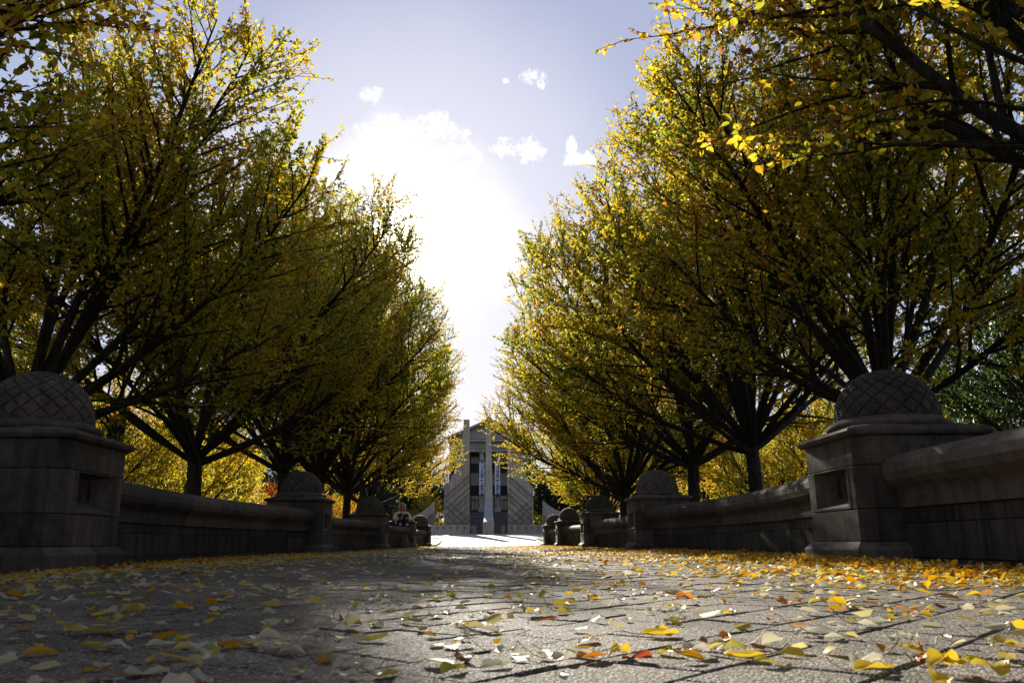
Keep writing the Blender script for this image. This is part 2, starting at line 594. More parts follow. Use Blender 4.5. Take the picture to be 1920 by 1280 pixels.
def sheet(name, xs, ys, dz, mat, zf=gz):
    V = [(x, y, zf(y) + dz) for y in ys for x in xs]
    n = len(xs)
    Fc = [(j * n + i, j * n + i + 1, (j + 1) * n + i + 1, (j + 1) * n + i) for j in range(len(ys) - 1) for i in range(n - 1)]
    return setting(mesh_obj(name, V, Fc, mat))


sheet('ground', [-900, -200, -60, -20, 0, 20, 60, 200, 900], [-300, -60, -10, 0, 45, 50, 60, 70, 80, 90, 200, 1500], -0.06, MAT['grass'])
sheet('plaza', [-4.6, 4.6], [44.4, 52, 60, 66.5], 0.0, MAT['plaza'])
# round forecourt in front of the memorial
V = [(0, 78, gz(78) + 0.004)]
N = 64
for k in range(N):
    a = 2 * pi * k / N
    x, y = 26 * cos(a), 78 + 13.5 * sin(a)
    V.append((x, y, gz(y) + 0.004))
rgs = []
for rr in (0.02, 0.4, 0.7, 1.0):
    rgs.append([(26 * rr * cos(2 * pi * k / N), 78 + 13.5 * rr * sin(2 * pi * k / N), gz(78 + 13.5 * rr * sin(2 * pi * k / N)) + 0.004) for k in range(N)])
v, f = rings(rgs, True, True)
setting(mesh_obj('forecourt', v, f[:-2] + [tuple(range(N))], MAT['plaza']))
# lawns with kerbs beside the approach, flaring outwards
for sx in (-1, 1):
    edge = [(3.02, 44.6), (3.12, 50), (3.38, 57), (3.75, 63), (4.6, 66)] if sx < 0 else [(2.98, 44.6), (3.10, 50), (3.40, 57), (3.80, 63), (4.6, 66)]
    V, Fc = [], []
    for x0, yy in edge:
        V += [(sx * x0, yy, gz(yy) + 0.06), (sx * 16, yy, gz(yy) + 0.06)]
    for k in range(len(edge) - 1):
        q = (2 * k, 2 * k + 1, 2 * k + 3, 2 * k + 2)
        Fc.append(q if sx > 0 else tuple(reversed(q)))
    setting(mesh_obj('lawn', V, Fc, MAT['lawn']))
    pts = [(sx * (x0 - 0.06), yy) for x0, yy in edge] + [(sx * 16, 67.0)]
    pr = []
    for (ax, ay), (bx, by) in zip(pts[:-1], pts[1:]):
        L = sqrt((bx - ax) ** 2 + (by - ay) ** 2)
        nx, ny = -(by - ay) / L * 0.08, (bx - ax) / L * 0.08
        q = [(ax - nx, ay - ny), (bx - nx, by - ny), (bx + nx, by + ny), (ax + nx, ay + ny)]
        zz = [gz(p[1]) for p in q]
        pr.append(([(x, y, z - 0.1) for (x, y), z in zip(q, zz)] + [(x, y, z + 0.11) for (x, y), z in zip(q, zz)],
                   [(0, 1, 5, 4), (1, 2, 6, 5), (2, 3, 7, 6), (3, 0, 4, 7), (4, 5, 6, 7)]))
    v, f = merge(pr)
    setting(mesh_obj('kerb', v, f, MAT['kerb']))

PATH_X = 3.9
path = sheet('path', [-PATH_X, 0, PATH_X], [-8, 0, 10, 20, 30, 44.5], -0.035, MAT['joint'])
# 0.2 m square pavers in diagonal running bond; unit frame (p along +49 deg, q across)
PA = radians(47)
ca, sa = cos(PA), sin(PA)
S = 0.205


def paver_poly(i, j):
    off = (j % 2) * 0.5 * S + (j * 37 % 5) * 0.006
    p0, q0 = i * S + off, j * S
    g = 0.0034
    P4 = [(p0 + g * 0.6, q0 + g), (p0 + S - g * 0.6, q0 + g), (p0 + S - g * 0.6, q0 + S - g), (p0 + g * 0.6, q0 + S - g)]
    return [(p * ca - q * sa, p * sa + q * ca) for p, q in P4]


cells = []
for i in range(-60, 90):
    for j in range(-60, 90):
        pl = paver_poly(i, j)
        cxp, cyp = sum(p[0] for p in pl) / 4, sum(p[1] for p in pl) / 4
        if 0.75 < cyp < 12.5 and abs(cxp) < 3.8:
            vis = abs(cxp) < 0.2 + cyp * 0.70
            if vis:
                cells.append((cyp, cxp, pl))
cells.sort(key=lambda c: c[0] ** 2 + c[1] ** 2)
pr_rng = random.Random(3)


def paver_mesh(pl, near):
    z = pr_rng.uniform(-0.0022, 0.0022)
    cx_, cy_ = sum(p[0] for p in pl) / 4, sum(p[1] for p in pl) / 4
    tx, ty = pr_rng.uniform(-0.012, 0.012), pr_rng.uniform(-0.012, 0.012)
    b = 0.004
    A, B_2 = pl, inset(pl, b)
    zt = lambda x, y: z + (x - cx_) * tx + (y - cy_) * ty
    if near:
        B1 = inset(pl, b * 0.35)
        R = [[(x, y, -0.034) for x, y in A], [(x, y, zt(x, y) - 0.005) for x, y in A], [(x, y, zt(x, y) - 0.0014) for x, y in B1], [(x, y, zt(x, y)) for x, y in B_2]]
    else:
        R = [[(x, y, -0.034) for x, y in A], [(x, y, zt(x, y) - 0.004) for x, y in A], [(x, y, zt(x, y)) for x, y in B_2]]
    return rings(R, True, False)


for k, (_, _, pl) in enumerate(cells[:300]):
    v, f = paver_mesh(pl, True)
    cx_, cy_ = pl[0]
    o = mesh_obj('paver', [(x - cx_, y - cy_, z) for x, y, z in v], f, MAT['paver'], path, loc=(cx_, cy_, 0.0))
v, f = merge([paver_mesh(pl, False) for _, _, pl in cells[300:]])
o = mesh_obj('paver_field', v, f, MAT['paver'], path)
setting(o, 'stuff')
# beyond the laid pieces the joints are only colour
V = []
ys = [12.6, 20, 30, 44.5]
far = sheet('far_paving', [-PATH_X, 0, PATH_X], ys, 0.0, MAT['far_paving'])
far.name = 'path_surface'
# behind the camera
sheet('path_surface', [-PATH_X, 0, PATH_X], [-8, 0, 0.62], -0.004, MAT['far_paving'])

# ------------------------------------------------------------------ piers
HS = 0.98           # shaft height
PH = 0.55           # half width of the shaft
PIER_MESH = {}


def build_pier(label, loc):
    root = thing('stone_pier', label, 'pier', loc, group='domed stone piers along the path')
    oct_ = chamfer_square(PH, 0.10)
    # core, slightly recessed, shows in the joints
    v, f = prism(chamfer_square(PH - 0.02, 0.08), 0.02, HS - 0.01)
    mortar = v, f
    # niche wants a hole in the core on the path side (x = -PH side for a right-hand pier)
    v, f = prism(clip(chamfer_square(PH - 0.02, 0.08), -1, 0, PH - 0.20), 0.02, HS - 0.01)
    mesh_obj('core', v, f, MAT['mortar'], root)
    # plinth: two stones, splayed top
    pl = chamfer_square(PH + 0.065, 0.10)
    for sgn in (1, -1):
        half = clip(pl, 0, sgn, 0.0)
        if len(half) < 3:
            continue
        hi = clip(chamfer_square(PH + 0.004, 0.10), 0, sgn, 0.0)
        half, hi = inset(half, 0.0025), inset(hi, 0.0025)
        if len(half) == len(hi):
            R = [[(x, y, -0.02) for x, y in half], [(x, y, 0.115) for x, y in half], [(x, y, 0.128) for x, y in inset(half, 0.008)], [(x, y, 0.178) for x, y in hi]]
            v, f = rings(R)
            mesh_obj('plinth', v, f, MAT['stone'], root)
    # shaft courses of separate stones
    g = 0.0028
    courses = [(0.181, 0.42, (-0.20, 0.30), 'y'), (0.424, 0.755, None, 'n'), (0.759, HS, (0.05,), 'y')]
    for z0, z1, cuts, kind in courses:
        if kind == 'y':
            bounds = [-9] + list(cuts) + [9]
            for a, b in zip(bounds[:-1], bounds[1:]):
                strip = clip(clip(oct_, 0, -1, -a), 0, 1, b)
                for lo, hi in ((-9, 0.12), (0.12, 9)):
                    q = clip(clip(strip, -1, 0, -lo), 1, 0, hi)
                    if len(q) > 2:
                        v, f = prism(q, z0, z1, 0.005, g)
                        mesh_obj('stone', v, f, MAT['stone'], root)
        else:
            for a, b in ((-9, -0.36), (0.36, 9)):
                strip = clip(clip(oct_, 0, -1, -a), 0, 1, b)
                for lo, hi in ((-9, 0.05), (0.05, 9)):
                    q = clip(clip(strip, -1, 0, -lo), 1, 0, hi)
                    v, f = prism(q, z0, z1, 0.005, g)
                    mesh_obj('stone', v, f, MAT['stone'], root)
            q = clip(clip(clip(oct_, 0, -1, 0.36), 0, 1, 0.36), -1, 0, 0.25)
            v, f = prism(q, z0, z1, 0.005, g)
            mesh_obj('stone', v, f, MAT['stone'], root)
            # stone with the splayed niche, open towards the path (-x)
            X0, X1 = -PH + 0.0, -0.26
            def rect(x, ya, yb, za, zb):
                return [(x, ya, za), (x, yb, za), (x, yb, zb), (x, ya, zb)]
            e = 0.36 - g
            R = [rect(X1, -e, e, z0, z1), rect(X0 + 0.005, -e, e, z0, z1), rect(X0, -e + .005, e - .005, z0 + .005, z1 - .005),
                 rect(X0, -0.315, 0.315, z0 + 0.02, z1 - 0.010), rect(X0 + 0.125, -0.175, 0.175, z0 + 0.095, z1 - 0.03),
                 rect(X0 + 0.132, -0.165, 0.165, z0 + 0.105, z1 - 0.038), rect(X0 + 0.16, -0.165, 0.165, z0 + 0.105, z1 - 0.038)]
            v, f = rings(R)
            mesh_obj('niche_stone', v, f, MAT['stone'], root)
    # cornice
    prof = [(PH - 0.01, HS + 0.002), (PH + 0.02, HS + 0.006), (PH + 0.035, HS + 0.018), (PH + 0.045, HS + 0.04), (PH + 0.035, HS + 0.062), (PH + 0.01, HS + 0.072),
            (PH - 0.03, HS + 0.08), (0.46, HS + 0.105)]
    R = [[(x, y, z) for x, y in chamfer_square(h, 0.07 if h > 0.5 else 0.12)] for h, z in prof]
    v, f = rings(R)
    mesh_obj('cornice', v, f, MAT['stone'], root)
    z = HS + 0.09
    v, f = lathe([(0.44, z), (0.485, z + 0.008), (0.502, z + 0.035), (0.49, z + 0.06), (0.455, z + 0.072), (0.44, z + 0.08), (0.43, z + 0.10), (0.40, z + 0.105)], 40)
    mesh_obj('ring_moulding', v, f, MAT['stone'], root, smooth=True)
    # dome carved with a lattice of diamonds
    zb, Rd, Hd = z + 0.10, 0.425, 0.43
    Nn = 18

    def surf(th, a, off):
        r = (Rd * cos(th) ** 0.92 + off * cos(th))
        return (r * cos(a), r * sin(a), zb + (Hd) * sin(th) ** 1.0 + off * sin(th))
    dpsi = pi / Nn * 0.98
    rows = 13
    ths = [2 * math.atan(math.exp(k * dpsi)) - pi / 2 for k in range(-1, rows + 1)]
    P_, Fc = [], []

    def cell(th_b, th_m, th_t, a, da):
        th_b2 = max(th_b, 0.0)
        c = [(th_b, a), (th_m, a + da), (th_t, a), (th_m, a - da)]
        if th_b < 0:
            c = [(0.0, a + da * 0.0), (th_m, a + da), (th_t, a), (th_m, a - da)]
        mt, ma = sum(x[0] for x in c) / 4, a
        outer = [surf(t, x, -0.012) for t, x in c]
        k1 = 0.90
        low = [surf(mt + (t - mt) * k1, ma + (x - ma) * k1, -0.010) for t, x in c]
        k2 = 0.80
        hi = [surf(mt + (t - mt) * k2, ma + (x - ma) * k2, 0.001) for t, x in c]
        o = len(P_)
        P_.extend(outer + low + hi + [surf(mt, ma, 0.004)])
        for r_ in range(2):
            for j in range(4):
                a0, b0 = o + r_ * 4 + j, o + r_ * 4 + (j + 1) % 4
                Fc.append((a0, b0, b0 + 4, a0 + 4))
        for j in range(4):
            Fc.append((o + 8 + j, o + 8 + (j + 1) % 4, o + 12))
    for k in range(rows):
        for i in range(Nn):
            a = (i + 0.5 * (k % 2)) * 2 * pi / Nn
            cell(ths[k], ths[k + 1], ths[k + 2], a, pi / Nn)
    mesh_obj('dome', P_, Fc, MAT['stone'], root)
    v, f = lathe([(Rd * cos(t) ** 0.92 - 0.011, zb + Hd * sin(t) - 0.011) for t in [k / 16 * pi / 2 for k in range(16)]] + [(0.03, zb + Hd - 0.012)], 32)
    mesh_obj('dome_core', v, f, MAT['stone'], root, smooth=True)
    tt = ths[-2]
    rr = Rd * cos(tt) ** 0.92
    v, f = lathe([(rr + 0.004, zb + Hd * sin(tt) - 0.004), (rr * 0.8, zb + Hd * sin(tt) + 0.004), (rr * 0.4, zb + Hd + 0.004), (0.004, zb + Hd + 0.007)], 20)
    mesh_obj('dome_tip', v, f, MAT['stone'], root, smooth=True)
    return root


XR, XL = 2.84, -3.12
PIER_R = [7.2, 16.8, 25.5, 35.0, 43.2]      # far edge of each pier
PIER_L = [7.25, 16.8, 25.8, 34.6, 43.1]
XLP = [-3.20, -3.19, -3.13, -3.05, -3.02]    # the left side closes in slightly
ORD = ['nearest', 'second', 'third', 'fourth', 'farthest']
proto = build_pier('nearest domed stone pier on the right, dark, with carved diamond lattice', (XR + PH, PIER_R[0] - PH, 0))
piers = []
for k, y in enumerate(PIER_R):
    if k:
        dup(proto, f'{ORD[k]} domed stone pier from the camera on the right side of the path', (XR + PH, y - PH, 0), 0)
for k, y in enumerate(PIER_L):
    dup(proto, 'nearest domed stone pier, cut by the left edge of the picture' if k == 0 else
        f'{ORD[k]} domed stone pier from the camera on the left side of the path', (XLP[k] - PH, y - PH, 0), pi)

# ------------------------------------------------------------------ parapet walls
WH = 0.83
CAP = [(-0.17, 0.425), (-0.17, 0.68), (-0.155, 0.755), (-0.10, 0.81), (-0.03, 0.83), (0.05, 0.828), (0.115, 0.80), (0.155, 0.745), (0.163, 0.685),
       (0.145, 0.63), (0.105, 0.59), (0.07, 0.565), (0.052, 0.535), (0.05, 0.425)]


def build_wall(label, sx, y0, y1, bulge, xin, skew=0.0):
    """Parapet between two piers, face towards the path; bows outwards by bulge in the middle."""
    root = thing('parapet_wall', label, 'wall', (sx * xin, y0, 0), group='parapet walls between the piers')
    L = y1 - y0

    def P3(t, n, z):
        b = (bulge * sin(pi * t) if bulge else 0.0) + skew * t
        return (sx * (b - n) , t * L, z)         # n positive = towards the path

    def strip(ts, prof, name, mat, flip=False):
        R = [[P3(t, n, z) for n, z in prof] for t in ts]
        v, f = rings(R)
        if sx > 0:
            f = [tuple(reversed(q)) for q in f]
        return mesh_obj(name, v, f, mat, root)
    lr = random.Random(int(y0 * 10) + sx)
    # inner core
    strip([k / 8 for k in range(9)], [(-0.15, -0.05), (-0.15, 0.5), (0.008, 0.5), (0.008, -0.05)], 'core', MAT['mortar'])
    nc = max(2, round(L / 1.75))
    for k in range(nc):
        a, b = k / nc + 0.0018 / L, (k + 1) / nc - 0.0018 / L
        e = 0.006 / L
        ts = [a + (b - a) * q for q in (0, 0.25, 0.5, 0.75, 1)]
        strip(ts, CAP, 'cap_stone', MAT['stone'])

    def course(z0, z1, n0, length, shift):
        y = -length * shift
        while y < L:
            w = length * lr.uniform(0.8, 1.2)
            a, b = max(y, 0.0) + 0.003, min(y + w, L) - 0.003
            if b - a > 0.06:
                n = n0 + lr.uniform(-0.004, 0.004)
                R = []
                for t, ins in ((a, 0.005), (a + 0.005, 0), (b - 0.005, 0), (b, 0.005)):
                    R.append([P3(t / L, q, z) for q, z in [(-0.16, z0 + ins), (-0.16, z1 - ins), (n - 0.005 - ins, z1 - ins), (n - ins, z1 - 0.005 - ins), (n - ins, z0 + 0.005 + ins), (n - 0.005 - ins, z0 + ins)]])
                v, f = rings(R)
                if sx > 0:
                    f = [tuple(reversed(q)) for q in f]
                mesh_obj('stone', v, f, MAT['wall_stone'], root)
            y += w
    course(0.312, 0.420, 0.026, 0.62, 0.4)
    course(0.062, 0.306, 0.030, 0.85, 0.7)
    course(-0.03, 0.056, 0.062, 1.0, 0.2)
    return root


XW = 0.34   # wall face behind the pier's path face
segR = [(-4.5, PIER_R[0] - 2 * PH)] + [(PIER_R[k], PIER_R[k + 1] - 2 * PH) for k in range(4)]
segL = [(-4.5, PIER_L[0] - 2 * PH)] + [(PIER_L[k], PIER_L[k + 1] - 2 * PH) for k in range(4)]
names = ['before the nearest pier', 'between the nearest and second piers', 'between the second and third piers',
         'between the third and fourth piers', 'between the fourth and farthest piers']
for k, (a, b) in enumerate(segR):
    build_wall(f'low round-topped stone wall on the right {names[k]}', 1, a, b, 0 if k == 0 else 0.42 * min(1, (b - a) / 7), XR + XW)
for k, (a, b) in enumerate(segL):
    build_wall(f'low round-topped stone wall on the left {names[k]}', -1, a, b, 0 if k == 0 else 0.35 * min(1, (b - a) / 7), -XLP[max(k - 1, 0)] + XW + (0.3 if k == 0 else 0.2),
               0 if k == 0 else XLP[k - 1] - XLP[k] - 0.25)

# ------------------------------------------------------------------ trees
def leaf_arrays(pos, direc, length, rnd, detail, rg):
    """Build all leaves as one vertex/face array. detail 2: two triangles; 4: two folded quads."""
    n = len(pos)
    d = direc / np.linalg.norm(direc, axis=1, keepdims=True)
    r = rg.normal(size=(n, 3))
    r[:, 2] *= 0.6
    side = np.cross(d, r)
    side /= np.linalg.norm(side, axis=1, keepdims=True) + 1e-9
    nor = np.cross(side, d)
    L = length[:, None]
    w = L * (0.27 + 0.06 * rg.random((n, 1)))
    fold = L * 0.10
    if detail == 2:
        vs = [pos, pos + d * L * 0.42 + side * w + nor * fold, pos + d * L - nor * L * 0.08, pos + d * L * 0.42 - side * w + nor * fold]
        nv = 4
        V = np.stack(vs, 1).reshape(-1, 3)
        base = (np.arange(n) * nv)[:, None]
        Fc = np.concatenate([base + np.array([[0, 1, 2]]), base + np.array([[0, 2, 3]])], 1).reshape(-1, 3)
        tot, nf = 3, 2
    else:
        curl = nor * L * 0.07
        vs = [pos, pos + d * L * 0.28 + side * w * 0.9 + nor * fold * .8, pos + d * L * 0.66 + side * w * 0.82 + nor * fold * .6 - curl * .5, pos + d * L - curl * 2,
              pos + d * L * 0.66 - side * w * 0.82 + nor * fold * .6 - curl * .5, pos + d * L * 0.28 - side * w * 0.9 + nor * fold * .8]
        nv = 6
        V = np.stack(vs, 1).reshape(-1, 3)
        base = (np.arange(n) * nv)[:, None]
        Fc = np.concatenate([base + np.array([[0, 1, 2, 3]]), base + np.array([[0, 3, 4, 5]])], 1).reshape(-1, 4)
        tot, nf = 4, 2
    return V, Fc, tot, np.repeat(rnd, nf)


def fast_mesh(name, V, Fc, tot, attr, mat):
    me = bpy.data.meshes.new(name)
    me.vertices.add(len(V))
    me.vertices.foreach_set('co', V.astype(np.float32).ravel())
    me.loops.add(Fc.size)
    me.loops.foreach_set('vertex_index', Fc.astype(np.int32).ravel())
    me.polygons.add(len(Fc))
    me.polygons.foreach_set('loop_start', np.arange(0, Fc.size, tot, dtype=np.int32))
    me.update(calc_edges=True)
    if attr is not None:
        a = me.attributes.new('leaf_rnd', 'FLOAT', 'FACE')
        a.data.foreach_set('value', attr.astype(np.float32))
    me.materials.append(mat)
    return me


class Wood:
    def __init__(s):
        s.V, s.F, s.n = [], [], 0

    def add(s, pts, rad, k):
        pts = np.asarray(pts)
        m = len(pts)
        d = np.gradient(pts, axis=0)
        d /= np.linalg.norm(d, axis=1, keepdims=True) + 1e-9
        ref = np.array([0.0, 0, 1]) if abs(d[0, 2]) < 0.8 else np.array([1.0, 0, 0])
        u = np.cross(d, ref)
        u /= np.linalg.norm(u, axis=1, keepdims=True) + 1e-9
        w = np.cross(d, u)
        a = np.arange(k) * 2 * pi / k
        ring = pts[:, None, :] + (u[:, None, :] * np.cos(a)[None, :, None] + w[:, None, :] * np.sin(a)[None, :, None]) * np.asarray(rad)[:, None, None]
        s.V.append(ring.reshape(-1, 3))
        i = np.arange(m - 1)[:, None] * k + s.n
        j = np.arange(k)[None, :]
        a0, b0 = (i + j).ravel(), (i + (j + 1) % k).ravel()
        s.F.append(np.stack([a0, b0, b0 + k, a0 + k], 1))
        s.n += m * k


def grow(start, d0, length, seg, up, wob, rg):
    pts = [np.array(start)]
    d = np.array(d0) / np.linalg.norm(d0)
    st = length / seg
    for k in range(seg):
        d = d + np.array([0, 0, up]) + rg.normal(size=3) * wob
        d /= np.linalg.norm(d)
        pts.append(pts[-1] + d * st)
    return np.array(pts)


def make_tree_mesh(name, seed, height=9.6, radius=4.3, fork=2.3, mains=17, leaf_len=0.076, detail=2, twig_gap=0.125, leaf_gap=0.028,
                   trunk_r=0.155, leafy=True, shape='vase', rmul=1.0):
    rg = np.random.default_rng(seed)
    wood = Wood()
    tp = grow((0, 0, -0.1), (rg.normal() * 0.03, rg.normal() * 0.03, 1), fork + 0.1, 7, 0.02, 0.02, rg)
    tr = np.linspace(trunk_r * 1.0, trunk_r * 0.9, 8)
    tr[0] *= 1.45
    tr[1] *= 1.12
    tr[-1] *= 1.15
    wood.add(tp, tr, 10)
    top = tp[-1]
    LP, LD, LL = [], [], []

    def env(p):
        """1 inside the crown envelope."""
        z = (p[2] - fork) / (height - fork)
        rr = sqrt((p[0] - top[0]) ** 2 + (p[1] - top[1]) ** 2) / radius
        if shape == 'vase':
            lim = (0.62 + 0.42 * sqrt(max(z + 0.02, 0) / 0.38)) if z < 0.38 else 1.04 * sqrt(max(0, 1 - ((z - 0.38) / 0.62) ** 2.2))
        else:
            lim = sqrt(max(0, 1 - ((z - 0.42) / 0.60) ** 2)) * 1.05
        lim *= 1 + 0.10 * sin(3 * atan2(p[1], p[0]) + seed) + 0.06 * sin(7 * atan2(p[1], p[0]) + 2 * seed + 6 * z)
        return rr < lim

    def leaves_on(pts, gap, f0=0.15):
        seg = np.linalg.norm(np.diff(pts, axis=0), axis=1)
        cum = np.concatenate([[0], np.cumsum(seg)])
        n = max(1, int(cum[-1] * (1 - f0) / gap))
        s = (f0 + (1 - f0) * (np.arange(n) + rg.random(n)) / n) * cum[-1]
        k = np.clip(np.searchsorted(cum, s) - 1, 0, len(pts) - 2)
        t = ((s - cum[k]) / (seg[k] + 1e-9))[:, None]
        p = pts[k] * (1 - t) + pts[k + 1] * t
        d = (pts[k + 1] - pts[k]) / (seg[k][:, None] + 1e-9)
        dd = d * 0.55 + rg.normal(size=(n, 3)) * 0.55 + np.array([0, 0, -0.30])
        LP.append(p + rg.normal(size=(n, 3)) * 0.012)
        LD.append(dd)
        LL.append(leaf_len * (0.65 + 0.55 * rg.random(n)))

    for m_ in range(mains):
        az = 2 * pi * (m_ / mains * 1.0) * 2.4 + rg.normal() * 0.25
        f = (m_ + 0.5) / mains
        tilt = radians(12 + 66 * f ** 0.85) + rg.normal() * 0.05
        if m_ == 0:
            tilt = radians(6)
        st = top * 1.0
        st = tp[-1] - (tp[-1] - tp[-2]) * min(1.0, f * 0.9 + rg.random() * 0.3)
        d0 = (cos(az) * sin(tilt), sin(az) * sin(tilt), cos(tilt))
        # run until the envelope
        L = (height - fork) * 1.02 / max(0.5, cos(tilt) + 0.12)
        L = min(L, radius * 1.25 / max(0.2, sin(tilt)))
        pts = grow(st, d0, L, 12, 0.035 + 0.03 * f, 0.045, rg)
        inside = [k for k in range(len(pts)) if k < 3 or env(pts[k])]
        pts = pts[:max(inside) + 1]
        Lm = len(pts) - 1
        r0 = trunk_r * (0.50 - 0.16 * f) * rg.uniform(0.85, 1.1)
        rad = r0 * (1 - np.linspace(0, 1, len(pts))) ** 0.75 + 0.009
        wood.add(pts, rad, 7)
        # secondaries
        ns = int(L / 12 * Lm / 0.21)
        for s_ in range(ns):
            f2 = 0.24 + 0.76 * ((s_ + rg.random()) / ns) ** 0.8
            x = f2 * Lm
            k = min(int(x), Lm - 1)
            p = pts[k] + (pts[k + 1] - pts[k]) * (x - k)
            dm = pts[k + 1] - pts[k]
            dm /= np.linalg.norm(dm)
            rv = rg.normal(size=3)
            rv -= dm * rv.dot(dm)
            rv /= np.linalg.norm(rv)
            ds = dm * 0.78 + rv * 0.72 + np.array([0, 0, 0.04])
            ls = (2.2 * (1 - f2) ** 0.6 + 1.0) * rg.uniform(0.6, 1.1)
            sp = grow(p, ds, ls, 7, 0.04, 0.09, rg)
            ins = [q for q in range(len(sp)) if q < 2 or env(sp[q])]
            sp = sp[:max(ins) + 1]
            rs = max(0.006, min(rad[k] * 0.6, 0.010 + ls * 0.0085))
            wood.add(sp, rs * (1 - np.linspace(0, 0.85, len(sp))), 4)
            if not leafy:
                for _ in range(5):
                    q = rg.integers(1, len(sp))
                    tw = grow(sp[q], sp[q] - sp[q - 1] + rg.normal(size=3) * 0.2, 0.7, 3, 0.05, 0.1, rg)
                    wood.add(tw, [0.006, 0.005, 0.004, 0.003], 3)
                continue
            # twigs with leaves
            Ls = np.linalg.norm(np.diff(sp, axis=0), axis=1).sum()
            nt = int(Ls / twig_gap) + 1
            for t_ in range(nt):
                f3 = 0.12 + 0.88 * (t_ + rg.random()) / nt
                if shape == 'vase' and np.linalg.norm((sp[int(f3 * (len(sp) - 1))] - top) * np.array([1, 1, 0.85])) < 2.3 * rg.uniform(0.7, 1.15):
                    continue
                x3 = f3 * (len(sp) - 1)
                k3 = min(int(x3), len(sp) - 2)
                p3 = sp[k3] + (sp[k3 + 1] - sp[k3]) * (x3 - k3)
                d3 = sp[k3 + 1] - sp[k3]
                d3 /= np.linalg.norm(d3)
                rv = rg.normal(size=3)
                dt = d3 * 0.75 + rv * 0.45 + np.array([0, 0, 0.12])
                lt = rg.uniform(0.28, 0.70) * (1 - 0.25 * f3)
                tw = grow(p3, dt, lt, 3, 0.06, 0.08, rg)
                wood.add(tw, [0.0055, 0.0045, 0.0035, 0.002], 3)
                leaves_on(tw, leaf_gap)
            leaves_on(sp, leaf_gap * 2.0, 0.4)
    wv = np.concatenate(wood.V)
    wf = np.concatenate(wood.F)
    wm = fast_mesh(name + '_wood', wv, wf, 4, None, MAT['bark'])
    wm.polygons.foreach_set('use_smooth', [True] * len(wm.polygons))
    lm = None
    if leafy:
        p, d, l = np.concatenate(LP), np.concatenate(LD), np.concatenate(LL)
        V, Fc, tot, att = leaf_arrays(p, d, l, rg.random(len(p)), detail, rg)
        lm = fast_mesh(name + '_leaves', V, Fc, tot, att, MAT['leaf'])
        print('TREE', name, 'leaves', len(p), 'wood faces', len(wf))
    return wm, lm


TREE = {
    'a': make_tree_mesh('tree_a', 11, detail=4),
    'b': make_tree_mesh('tree_b', 23, detail=2, height=10.0),
    'c': make_tree_mesh('tree_c', 37, detail=2, height=9.8, mains=18),
    'round': make_tree_mesh('tree_round', 51, detail=2, height=11, radius=4.6, fork=2.0, mains=13, shape='round', leaf_len=0.14, twig_gap=0.17, leaf_gap=0.042),
    'bush': make_tree_mesh('tree_bush', 63, detail=2, height=6.0, radius=3.2, fork=0.7, mains=11, shape='round', leaf_len=0.10, twig_gap=0.2, leaf_gap=0.04, trunk_r=0.09),
    'bare': make_tree_mesh('tree_bare', 71, height=11, radius=3.5, fork=3, leafy=False),
}
LEAF_VARIANT = {}


def crown_mesh(kind, mat):
    key = (kind, mat)
    if key not in LEAF_VARIANT:
        me = TREE[kind][1]
        if mat != 'leaf':
            me = me.copy()
            me.materials[0] = MAT[mat]
        LEAF_VARIANT[key] = me
    return LEAF_VARIANT[key]


def tree(label, kind, x, y, rz, scale=1.0, shift=0.5, mat='leaf', group=None, name='tree', z=None, zs=1.0):
    root = thing(name, label, 'tree', (x, y, (gz(y) if z is None else z) - 0.04), rz, group)
    root.scale = (scale, scale, scale * zs)
    link('trunk', TREE[kind][0], root)
    if TREE[kind][1] is not None:
        c = link('crown', crown_mesh(kind, mat), root)
        c.color = (shift, shift, shift, 1)
    return root


GL, GR = 'trees of the left avenue row', 'trees of the right avenue row'
# left row
XT = 6.0
tree('avenue tree at the left edge whose boughs overhang the upper left corner', 'a', -6.4, 4.4, 0.4, 1.0, 0.61, group=GL)
tree('large avenue tree forking just behind the nearest left domed pier', 'a', -6.4, 11.0, 0.7, 0.97, 0.62, group=GL, zs=0.90)
tree('avenue tree with straight dark trunk in the gap between the first two left piers', 'b', -5.9, 16.4, 0.3, 1.02, 0.66, group=GL, zs=0.88)
tree('avenue tree with thin trunk just left of the second left pier', 'c', -XT - .1, 24.3, 3.9, 1.16, 0.61, group=GL)
tree('avenue tree rising from behind the second left pier dome', 'b', -XT, 28.8, 4.0, 1.18, 0.51, group=GL)
tree('avenue tree with forked trunk between the second and third left piers', 'c', -XT, 34.2, 1.0, 1.10, 0.72, group=GL)
tree('farthest avenue tree of the left row with orange twig tips by the memorial', 'b', -XT, 41, 5.0, 0.98, 0.72, group=GL)
# right row
tree('avenue tree off the right edge whose long boughs cross the upper right corner', 'a', 6.0, 5.6, 5.4, 1.18, 0.68, group=GR)
tree('large avenue tree forking just behind the nearest right domed pier', 'a', XT, 11.8, 3.6, 1.0, 0.64, group=GR)
tree('avenue tree with straight dark trunk left of the nearest right pier', 'c', XT, 18.0, 2.2, 1.10, 0.64, group=GR)
tree('avenue tree with trunk just right of the second right pier', 'b', XT, 23.7, 1.9, 1.18, 0.56, group=GR)
tree('avenue tree mostly hidden behind the second right pier dome', 'c', XT + .2, 37.5, 5.2, 1.0, 0.52, group=GR)
tree('avenue tree with yellow crown and dark fork right of the third right pier', 'b', 5.0, 30.0, 2.6, 1.18, 0.68, group=GR, zs=0.80)
tree('farthest avenue tree of the right row, yellow crown beside the memorial', 'c', XT + .4, 43.2, 3.0, 0.80, 0.68, group=GR)
